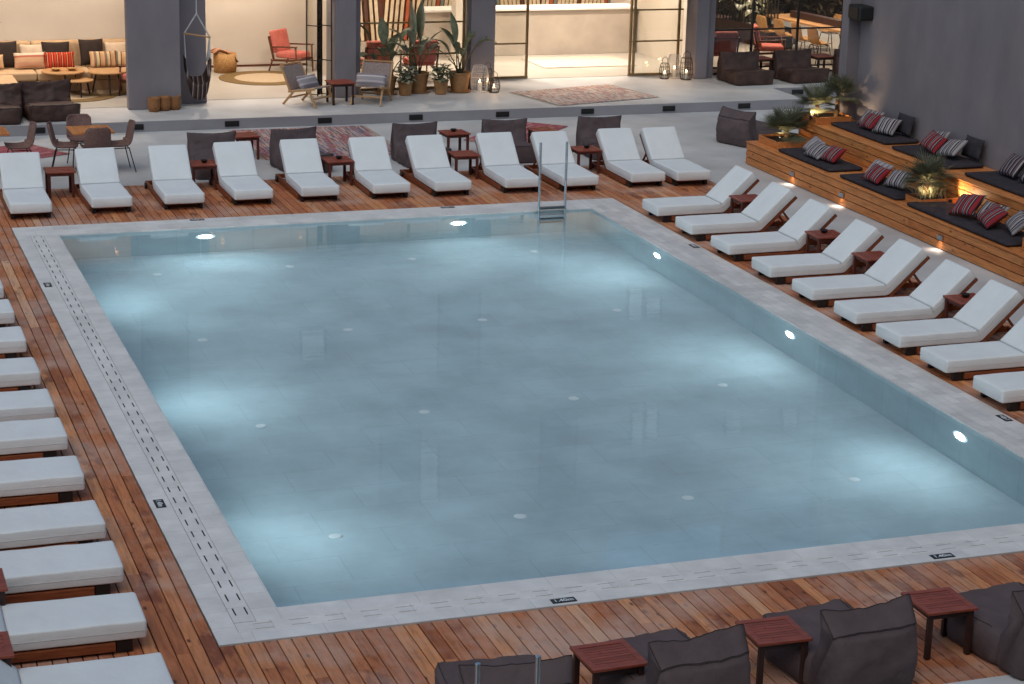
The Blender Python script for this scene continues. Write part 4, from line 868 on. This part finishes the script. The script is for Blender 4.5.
def grass_clump():
    o = MB(); rg = random.Random(5)
    for k in range(160):
        x, y = rg.uniform(-.28, .28), rg.uniform(-.15, .15); az = rg.uniform(0, 6.28); leaf_mb(o, (x, y, 0), az, R(rg.uniform(50, 88)), rg.uniform(.16, .34), .014, R(rg.uniform(20, 80)), 4)
    q = o.build('ornamental_grass', 'leafpale', None); q.location = (14.03, 12.55, .495); return tag(q, 'spiky pale grass lit from below around the palm in the middle planter', 'plant', None, 'stuff')
grass_clump()
planter(13.66, 14.36, 8.95, 9.35, .426, .60, 'timber planter on the lower tier at the right frame edge'); fan_palm((13.95, 9.2, .56), 'fan palm in the planter at the right frame edge', .2, 18, .32, 6)
def spot(loc, target, e, ang, col=(1, .74, .42)):
    l = bpy.data.lights.new('garden_spot', 'SPOT'); l.energy = e; l.spot_size = R(ang); l.spot_blend = .6; l.shadow_soft_size = .02; l.color = col
    q = bpy.data.objects.new('garden_spot', l); COL.objects.link(q); q.location = loc; q.rotation_euler = (Vector(loc)-Vector(target)).to_track_quat('Z', 'Y').to_euler()
def mk_up():
    o = thing('garden_uplight', '', 'garden lamp'); MB().lathe([(.001, 0), (.03, 0), (.034, .07), (.028, .075), (.026, .06), (.001, .06)], 16).build('housing', 'black', o); MB().lathe([(.001, .061), (.025, .0612)], 16).build('lens', 'steplens', o); return o
upl = Proto(mk_up)
for x, y, z, tg, e, l in ((14.2, 12.25, .45, (14.5, 12.1, .75), 12, 'small garden spot lamp beside the lit middle planter'), (14.3, 17.3, .93, (15.1, 17.55, 1.5), 34, 'small garden spot lamp in the upper planter'), (13.72, 17.35, .54, (14.1, 17.75, .9), 5, 'small garden spot lamp in the lower far planter'), (14.0, 8.9, .58, (14.1, 9.2, .95), 3, 'small garden spot lamp in the planter at the right frame edge')):
    upl((x, y, z), 0, l, 'small garden spot lamps'); spot((x, y, z+.09), tg, e, 110)
spot((13.76, 12.40, .68), (14.2, 12.62, .75), 6, 120)

# ------------------------------------------------------------------ rugs
def rug(name, mat, L, Wd, loc, rz, label, fringe=True):
    o = thing(name, label, 'rug', loc, R(rz)); MB().grid(lambda u, v: ((u-.5)*L, (v-.5)*Wd, .008+.003*nz((u*L, v*Wd, 0), 5)), 30, 20).build('woven_field', mat, o, solid=.008)
    if fringe:
        rg = random.Random(1); n = int(Wd/.05)
        for s in (-1, 1):
            b = MB()
            for k in range(n): y = -Wd/2+Wd*(k+.5)/n; b.bar((s*L/2, y, .006), (s*(L/2+.07), y+rg.uniform(-.02, .02), .005), .012, .004)
            b.build('fringe', 'cream', o)
    return o
rug('rag_rug', 'rug_multi', 2.6, 3.0, (6.25, 21.72, .004), 0, 'multicoloured striped rag rug on the paving behind the fifth lounger')
rug('rag_rug', 'rug_red', 2.45, 1.15, (10.3, 21.85, .004), 47, 'red rag rug on the paving behind the ninth far lounger')
rug('kilim_rug', 'rug_kilim', 2.5, 1.85, (12.85, 24.8, FL+.002), 14, 'faded red and cream kilim before the open bar doors')
rug('rag_rug', 'rug_red', 2.3, 1.35, (.28, 21.55, .004), 28, 'dull red rug under the wicker chairs at the left frame edge')
rug('woven_rug', 'palerug', 2.3, 1.6, (14.45, 29.3, FL+.007), 0, 'pale plain rug on the floor before the bar counter', False)
def round_rug(loc, r, label):
    o = thing('round_rug', label, 'rug', loc, 0, 'round jute edged rugs'); MB().lathe([(.001, 0), (r*.66, 0), (r*.66, .008), (.001, .008)], 48).build('rug_centre', 'cream', o); MB().lathe([(r*.661, 0), (r, 0), (r, .010), (r*.661, .010), (r*.661, 0)], 48, caps=False).build('jute_border', 'jute', o); return o
round_rug((6.72, 28.2, FL+.006), 1.0, 'round cream rug with a jute border in the room with the coral armchair'); round_rug((2.35, 26.75, FL+.006), .95, 'round cream rug with a jute border under the coffee tables'); round_rug((3.0, 27.0, FL+.02), .62, 'smaller dark jute bordered round rug under the right coffee table')

# ------------------------------------------------------------------ sofa room
o = thing('corner_sofa', 'long low sand coloured sofa along the back wall of the left room', 'sofa', (1.15, 27.82, FL+.005)); rg = random.Random(2)
MB().box(-5, 2.85, -.72, .5, 0, .24).build('base', 'sofa', o, bevel=.02)
for k in range(7): MB().box(-4.95+k*1.11, -4.95+k*1.11+1.10, -.74, .22, .242, .42).build('seat_cushion', 'sofa', o, bevel=.045, seg=4)
for k in range(7): MB().box(-4.95+k*1.11, -4.95+k*1.11+1.10, .225, .50, .30, .92).build('back_cushion', 'sofa', o, bevel=.06, seg=4)
o = thing('sofa_footstool', 'long padded sand footstool end at the left frame edge', 'footstool', (-.12, 26.1, FL+.005)); MB().box(-2, 1.34, -.62, .75, 0, .27).build('base', 'sofa', o, bevel=.02); MB().box(-2, 1.36, -.64, .77, .272, .43).build('seat_cushion', 'sofa', o, bevel=.05, seg=4)
GS = 'cushions on the long sofa'
def sc(mat, w, h, x, y, z, yaw, label, tilt=72, seed=0): cushion(mat, w, h, .17, (x+.14, y+.42, z), (tilt, 0, yaw), label, GS, seed)
zs = FL+.43
sc('darkc', .58, .56, 1.02, 27.40, zs+.27, 4, 'dark brown square cushion leftmost on the sofa', seed=1); sc('s_multi', .5, .3, .75, 27.16, zs+.16, 2, 'multi striped long cushion at the left frame edge on the sofa', seed=2)
sc('pale', .56, .45, 1.62, 27.50, zs+.24, -3, 'cream cushion behind the pink banded one on the sofa', seed=3); sc('s_soft', .66, .34, 1.52, 27.18, zs+.17, 3, 'pink and cream banded long cushion on the sofa', seed=4)
sc('darkc', .58, .50, 2.08, 27.42, zs+.27, -4, 'dark brown square cushion in the middle of the sofa', seed=5); sc('s_orange', .62, .34, 2.12, 27.16, zs+.17, 2, 'orange and red striped long cushion on the sofa', seed=6)
sc('darkc', .52, .56, 2.82, 27.42, zs+.28, 6, 'dark brown square cushion rightmost of the dark ones on the sofa', seed=7); sc('s_multi', .58, .34, 3.02, 27.16, zs+.17, 4, 'multi striped long cushion right of centre on the sofa', seed=8)
sc('pale', .5, .46, 3.34, 27.50, zs+.25, 0, 'cream cushion at the right end of the sofa', seed=9); sc('s_multi', .5, .32, 3.48, 27.2, zs+.16, -6, 'multi striped cushion cut by the pillar at the right end of the sofa', seed=10)
def coffee(loc, r, h, label):
    o = thing('coffee_table', label, 'coffee table', loc, 0, 'round coffee tables'); MB().lathe([(.001, h-.03), (r-.01, h-.03), (r, h-.015), (r-.006, h), (.001, h)], 36).build('table_top', 'oak', o)
    for k in range(3): a = k*2.094+.5; MB().tube([(r*.62*math.cos(a), r*.62*math.sin(a), h-.03), (r*.85*math.cos(a), r*.85*math.sin(a), 0)], [.022, .014], 8).build('leg', 'dark_leg', o)
    return o
coffee((2.25, 26.95, FL+.016), .44, .46, 'round oak coffee table holding two bowls'); coffee((2.52, 26.55, FL+.016), .29, .33, 'smallest and lowest round oak coffee table'); coffee((3.12, 26.75, FL+.032), .40, .45, 'round oak coffee table nearest the pillar')
def mk_bowl():
    o = MB().lathe([(.001, 0), (.05, 0), (.11, .05), (.115, .052), (.10, .045), (.04, .012), (.001, .012)], 22).build('bowl', 'tanwicker', None, smooth=True); tag(o, '', 'bowl'); return o
bw = Proto(mk_bowl); bw((2.1, 26.93, FL+.477), 0, 'small tan bowl on the coffee table, left of two', 'bowls on the coffee table'); bw((2.42, 26.93, FL+.477), 0, 'small tan bowl on the coffee table, right of two', 'bowls on the coffee table')
tall_plant((.55, 27.75, FL), 'dark leaved plant whose leaf shows at the left frame edge above the sofa', [(0, 76, 1.0, .5, .2, 80), (-20, 70, .9, .5, .2, 70), (180, 76, .9, .5, .2, 60), (120, 80, 1.0, .5, .2, 60)], .15, .2, .3, 9)

# armchairs
def mk_armchair():
    o = thing('coral_armchair', '', 'armchair')       # faces local -y
    MB().box(-.28, .28, -.30, .26, .32, .45).build('seat_cushion', 'coral', o, bevel=.04, seg=4)
    q = MB().box(-.28, .28, -.06, .06, 0, .50).build('back_cushion', 'coral', o, bevel=.04, seg=4); q.location = (0, .27, .42); q.rotation_euler = (R(-14), 0, 0)
    f = MB()
    for s in (-1, 1):
        f.bar((s*.30, -.30, .30), (s*.30, .36, .26), .035, .05); f.bar((s*.32, -.34, .60), (s*.32, .30, .56), .06, .03); f.bar((s*.30, .28, .25), (s*.30, .42, .78), .035, .045)
    f.bar((-.3, .40, .76), (.3, .40, .76), .03, .05); f.bar((-.3, -.28, .29), (.3, -.28, .29), .03, .05); f.build('frame', 'walnut', o, bevel=.006)
    for s in (-1, 1): MB().tube([(s*.31, -.30, .60), (s*.31, -.34, 0)], [.024, .016], 8).build('leg', 'walnut', o, smooth=True); MB().tube([(s*.31, .30, .30), (s*.31, .42, 0)], [.024, .016], 8).build('leg', 'walnut', o, smooth=True)
    return o
arm = Proto(mk_armchair); GAc = 'coral armchairs'
arm((7.52, 29.0, FL+.006), R(42), 'coral armchair with wooden arms by the wall of the middle room', GAc); arm((3.75, 26.35, FL+.006), R(-62), 'coral armchair half hidden behind the left pillar', GAc)
arm((9.0, 27.5, FL+.006), R(178), 'coral armchair seen from behind through the glass, left one', GAc); arm((10.0, 27.5, FL+.006), R(184), 'coral armchair seen from behind through the glass behind the tallest plant', GAc)
arm((17.35, 27.75, FL+.006), R(175), 'coral armchair seen behind the bean bag at the rightmost pillar', GAc); arm((18.9, 28.3, FL+.006), R(70), 'coral armchair turned sideways behind the right bean bags', GAc)

# webbing lounge chairs with cushions
def mk_lounge():
    o = thing('webbing_lounge_chair', '', 'lounge chair')     # faces local -y
    q = MB().box(-.29, .29, -.30, .30, -.012, .012).build('woven_seat', 'webbing', o, bevel=.006); q.location = (0, -.02, .33); q.rotation_euler = (R(-9), 0, 0)
    q = MB().box(-.29, .29, -.012, .012, 0, .50).build('woven_back', 'webbing', o, bevel=.006); q.location = (0, .26, .30); q.rotation_euler = (R(-24), 0, 0)
    for s in (-1, 1):
        f = MB(); f.bar((s*.31, -.36, .38), (s*.31, .30, .27), .035, .045); f.bar((s*.31, .25, .27), (s*.31, .50, .80), .035, .045); f.build('side_frame', 'oak', o, bevel=.008)
        MB().bar((s*.31, -.22, .36), (s*.31, -.40, 0), .035, .045).build('leg', 'oak', o, bevel=.008); MB().bar((s*.31, .16, .29), (s*.31, .44, 0), .035, .045).build('leg', 'oak', o, bevel=.008)
    
    for q in (((-.3, -.30, .17), (.3, -.30, .17)), ((-.3, .33, .14), (.3, .33, .14)), ((-.3, .495, .785), (.3, .495, .785))): MB().bar(q[0], q[1], .028, .033).build('stretcher', 'oak', o, bevel=.006)
    return o
lou = Proto(mk_lounge); lou((6.86, 24.72, FL), R(38), 'webbing lounge chair with an oak frame, left of the dark table', 'webbing lounge chairs'); lou((8.14, 24.70, FL), R(-32), 'webbing lounge chair with an oak frame, right of the dark table', 'webbing lounge chairs')
cushion('s_blue', .62, .30, .16, (6.84, 24.80, FL+.45), (62, 0, 38), 'blue grey striped cushion on the left lounge chair', 'lounge chair cushions', 3); cushion('s_blue', .66, .30, .16, (8.16, 24.80, FL+.45), (62, 0, -32), 'blue grey striped cushion on the right lounge chair', 'lounge chair cushions', 5)

# baskets
def mk_basket():
    o = MB().lathe([(.001, 0), (.10, 0), (.125, .12), (.12, .25), (.128, .27), (.112, .27), (.108, .05), (.001, .04)], 22).build('woven_basket', 'basket', None, smooth=True); tag(o, '', 'basket'); return o
bs = Proto(mk_basket)
for x, y, l in ((3.68, 24.52, 'left of three woven baskets by the grey pillar'), (3.90, 24.60, 'middle of three woven baskets by the grey pillar'), (4.11, 24.68, 'right of three woven baskets by the grey pillar')): bs((x, y, FL), random.uniform(0, 6), l, 'woven baskets by the pillar')
o = MB().lathe([(.001, 0), (.24, 0), (.26, .2), (.25, .42), (.23, .42), (.23, .05), (.001, .04)], 26).build('log_basket', 'tanwicker', None, smooth=True); o.location = (6.05, 29.2, FL+.006); tag(o, 'tan wicker basket holding a folded throw in the middle room', 'basket')
def throwfn(u, v):
    a, c = u-.5, v-.5; return Vector((a*.52-.06*c, c*.34, .44+.20*(.5-u)+.05*nz((a*2, c*2, 1), 3)-.5*max(0, abs(a)-.2)**1.2))
o = MB().grid(throwfn, 20, 14).build('folded_throw', 'throw', None, smooth=True, solid=.03); o.location = (6.02, 29.2, FL+.02); tag(o, 'coral patterned throw heaped in the wicker basket', 'throw')

# hammock chair
o = thing('hammock_chair', 'brown striped hammock chair hanging from a white rope beside the pillar', 'hammock chair', (4.63, 24.95, FL))
MB().tube([(0, 0, 1.84), (0, 0, CE-.2)], .012, 6).build('rope', 'rope', o); MB().bar((-.27, .0, 1.46), (.27, -.02, 1.37), .035).build('spreader_bar', 'oak', o, bevel=.01)
b = MB(); b.tube([(-.25, 0, 1.46), (0, 0, 1.84)], .014, 6); b.tube([(.25, -.02, 1.38), (0, 0, 1.84)], .014, 6)
for s, zb in ((-1, 1.46), (1, 1.38)):
    for k in range(5): b.tube([(s*.25, 0, zb), (s*(.25-.012*k), -.08+.05*k, .98-.03*k)], .010, 5)
b.build('rope', 'rope', o)
def hamfn(u, v):
    a = 2*u-1; s = v; x = .26*a*(1-.06*math.sin(math.pi*s)); sag = 1-abs(a)**3.2
    z = 1.0-sag*(.55+.33*math.sin(math.pi*min(1, s*1.05))*1.0)+.0; z = 1.02-(.30+.52*math.sin(math.pi*(.1+.8*s)))*sag**.6-.08*(1-s)
    y = -.30+.55*s-.10*math.sin(math.pi*s); return Vector((x+.02*nz((x*3, s*3, 1), 2), y*(.35+.65*sag), z+.012*nz((x, s*2, 3), 8)))
MB().grid(hamfn, 26, 18).build('cloth_seat', 'hammock', o, smooth=True, solid=.012)

# lanterns
def lantern(loc, label, h, r, mat, ch, wires=14, handle=True):
    o = thing('candle_lantern', label, 'lantern', loc, 0, 'candle lanterns on the raised terrace'); b = MB()
    prof = lambda s: r*(.62+.38*math.sin(math.pi*(.15+.75*s)))
    for k in range(wires): a = 2*math.pi*k/wires; b.tube([(prof(s/7)*math.cos(a), prof(s/7)*math.sin(a), h*s/7) for s in range(8)], .004, 4)
    for s in (0, .25, .5, .75, 1): b.tube([(prof(s)*math.cos(2*math.pi*k/18), prof(s)*math.sin(2*math.pi*k/18), h*s+.002) for k in range(18)], .005, 4, True)
    b.lathe([(.001, 0), (prof(0), 0), (prof(0), .012), (.001, .012)], 18); b.build('cage', mat, o)
    if handle: MB().tube([(-prof(1)*.8, 0, h), (-prof(1)*.7, 0, h+.10), (0, 0, h+.15), (prof(1)*.7, 0, h+.10), (prof(1)*.8, 0, h)], .006, 6).build('handle', mat, o)
    c = MB().lathe([(.001, .012), (.045, .012), (.045, ch), (.001, ch)], 14).build('candle', 'wax', o); MB().lathe([(.001, ch), (.016, ch+.02), (.012, ch+.045), (.001, ch+.07)], 8).build('flame', 'flame', c)
    l = bpy.data.lights.new('candle_light', 'POINT'); l.energy = .7; l.color = (1, .6, .3); l.shadow_soft_size = .03; q = bpy.data.objects.new('candle_light', l); COL.objects.link(q); q.location = (loc[0], loc[1]-.07, loc[2]+ch+.09)
lantern((10.78, 25.62, FL), 'tall pale wire lantern left of two dark ones by the pillar', .55, .19, 'rope', .2, 24, False); lantern((11.0, 25.75, FL), 'tall dark lantern behind the small one by the pillar', .46, .12, 'black', .2); lantern((11.06, 25.5, FL), 'small dark lantern in front by the left pillar of the bar', .30, .13, 'black', .11)
lantern((15.48, 26.62, FL), 'small dark round lantern at the right bar door, leftmost of three', .34, .12, 'black', .12); lantern((15.76, 26.72, FL), 'pale wire lantern between two dark ones at the right bar door', .50, .17, 'rope', .2, 24, False); lantern((15.92, 26.42, FL), 'tall dark round lantern at the right bar door, rightmost of three', .48, .15, 'black', .16)

# ------------------------------------------------------------------ dining chairs and tables on the paving
def mk_chair(mat):
    def f():
        o = thing('wicker_chair', '', 'chair')     # faces local -y
        prof = [(-.22, .455), (-.20, .445), (-.1, .435), (.02, .43), (.12, .44), (.19, .48), (.225, .56), (.25, .68), (.275, .80), (.285, .86)]
        def fn(u, v):
            k = v*(len(prof)-1); i = min(int(k), len(prof)-2); t_ = k-i; y = prof[i][0]*(1-t_)+prof[i+1][0]*t_; z = prof[i][1]*(1-t_)+prof[i+1][1]*t_
            a = 2*u-1; wv = .235-.03*max(0, v-.6)/.4-.05*max(0, v-.9)/.1; up_ = .05*abs(a)**2.5
            return Vector((a*wv, y-(.05*abs(a)**2 if v > .5 else 0), z+(up_ if v < .6 else 0)))
        MB().grid(fn, 14, 30).build('shell', mat, o, smooth=True, solid=.014)
        fr = MB(); fr.tube([(-.17, -.16, .42), (.17, -.16, .42)], .009, 6); fr.tube([(-.17, .14, .42), (.17, .14, .42)], .009, 6); fr.tube([(-.17, -.16, .42), (-.17, .14, .42)], .009, 6); fr.tube([(.17, -.16, .42), (.17, .14, .42)], .009, 6); fr.build('seat_frame', 'black', o)
        for sx in (-1, 1):
            for sy in (-1, 1): MB().tube([(sx*.17, sy*.15-.01, .42), (sx*.22, sy*.24, 0)], .010, 6).build('leg', 'black', o)
        return o
    return f
ch = Proto(mk_chair('wicker')); GW = 'brown wicker chairs on the paving'
ch((1.35, 19.9, .004), R(78), 'brown wicker chair left of the square table, seen from its side', GW); ch((2.27, 19.85, .004), R(-86), 'brown wicker chair right of the square table, facing left', GW)
ch((1.72, 20.45, .004), R(4), 'brown wicker chair on the far side of the square table', GW); ch((1.84, 19.58, .004), R(182), 'brown wicker chair on the near side of the square table, seen from behind', GW); ch((.60, 19.9, .02), R(-84), 'brown wicker chair at the left frame edge, seen from its side', GW)
def sq_table(loc, rz, w, label):
    o = thing('square_table', label, 'table', loc, R(rz), 'square tables on the paving'); b = MB(); n = 7; rg = random.Random(3)
    for k in range(n): b.cb = rg.uniform(.05, .95); b.box(-w/2+k*w/n, -w/2+(k+1)*w/n-.003, -w/2, w/2, .70, .73)
    b.build('table_top', 'bench', o, bevel=.002, seg=1)
    MB().tube([(0, 0, .02), (0, 0, .699)], .035, 12).build('pedestal', 'black', o); MB().box(-.24, .24, -.24, .24, 0, .02).build('foot_plate', 'black', o); return o
sq_table((1.80, 19.93, .004), 2, .72, 'square timber table with four wicker chairs on the paving'); sq_table((.05, 20.0, .02), 2, .72, 'square timber table whose corner shows at the left frame edge')

# ------------------------------------------------------------------ room on the right behind the glass
o = thing('long_dining_table', 'long oak dining table behind the right glass front', 'dining table', (20.9, 29.4, FL+.006), R(8)); MB().box(-.48, .48, -1.9, 1.9, .72, .77).build('table_top', 'oak', o, bevel=.006)
for sx in (-1, 1):
    for sy in (-1, 1): MB().box(sx*.42-.035, sx*.42+.035, sy*1.8-.035, sy*1.8+.035, 0, .719).build('leg', 'black', o)
o = MB().box(-.10, .10, -1.2, 1.2, 0, .16).build('table_trough', 'dark_leg', None, bevel=.01); o.location = (20.85, 29.5, FL+.777); o.rotation_euler = (0, 0, R(8)); tag(o, 'long brown trough on top of the dining table', 'trough')
ch2 = Proto(mk_chair('tanwicker')); GD = 'tan chairs round the long dining table'
for k, (x, y, rz) in enumerate(((20.15, 28.2, 98), (20.1, 28.95, 96), (20.0, 29.7, 98), (19.9, 30.45, 98))): ch2((x, y, FL+.006), R(rz), 'tan wicker chair left of the long dining table, %s from the near end' % ORD[k], GD)
for k, (x, y, rz) in enumerate(((21.65, 28.4, -82), (21.6, 29.3, -80), (21.5, 30.2, -82))): ch2((x, y, FL+.006), R(rz), 'tan wicker chair right of the long dining table, %s from the near end' % ORD[k], GD)
o = thing('planter_screen', 'dark trough with tall black bars dividing the right room', 'planter screen', (20.0, 32.0, FL+.006), R(14)); MB().box(-.25, .25, -1.6, 1.3, 0, .52).build('trough', 'dark_leg', o, bevel=.006); b = MB()
for k in range(22): b.box(-.2-.012, -.2+.012, -1.5+k*.125-.012, -1.5+k*.125+.012, .52, 2.6)
b.box(-.215, -.185, -1.55, 1.25, 2.6, 2.64); b.build('bars', 'black', o)
for k, (x, y, l) in enumerate(((20.2, 31.2, 'large leaved plant growing in the dark trough of the right room, near end'), (20.0, 32.2, 'large leaved plant growing in the dark trough of the right room, far end'))):
    o = thing('foliage_plant', l, 'plant', (x, y, FL+.5)); rg = random.Random(k+30)
    MB().tube([(0, 0, 0), (.03, .02, .5), (0, 0, .9)], [.03, .025, .015], 8).build('stem', 'stem', o); b = MB()
    for j in range(16): az = rg.uniform(0, 6.28); z = rg.uniform(.1, 1.2); b.tube([(0, 0, min(z, .9)*.8), (.25*math.cos(az), .25*math.sin(az), z+.15)], .007, 5); leaf_mb(b, (.25*math.cos(az), .25*math.sin(az), z+.15), az, R(25), .45, .30, R(80), 7)
    b.build('foliage', 'leafpale', o, smooth=True)
b = MB(); rg = random.Random(6)
for k in range(5200): leaf_mb(b, (rg.uniform(17, 36), 36+rg.uniform(-.5, .6), rg.uniform(.25, 3.6)), rg.uniform(3.4, 6.0), R(rg.uniform(-50, 60)), rg.uniform(.16, .3), rg.uniform(.09, .15), R(50), 3)
o = b.build('hedge', 'hedge', None); tag(o, 'dense dark leafy hedge behind the dining table of the right room', 'hedge')
MB_ = MB().box(17, 36, 36.2, 36.5, .2, 3.5).build('hedge_branches', 'soil', o)
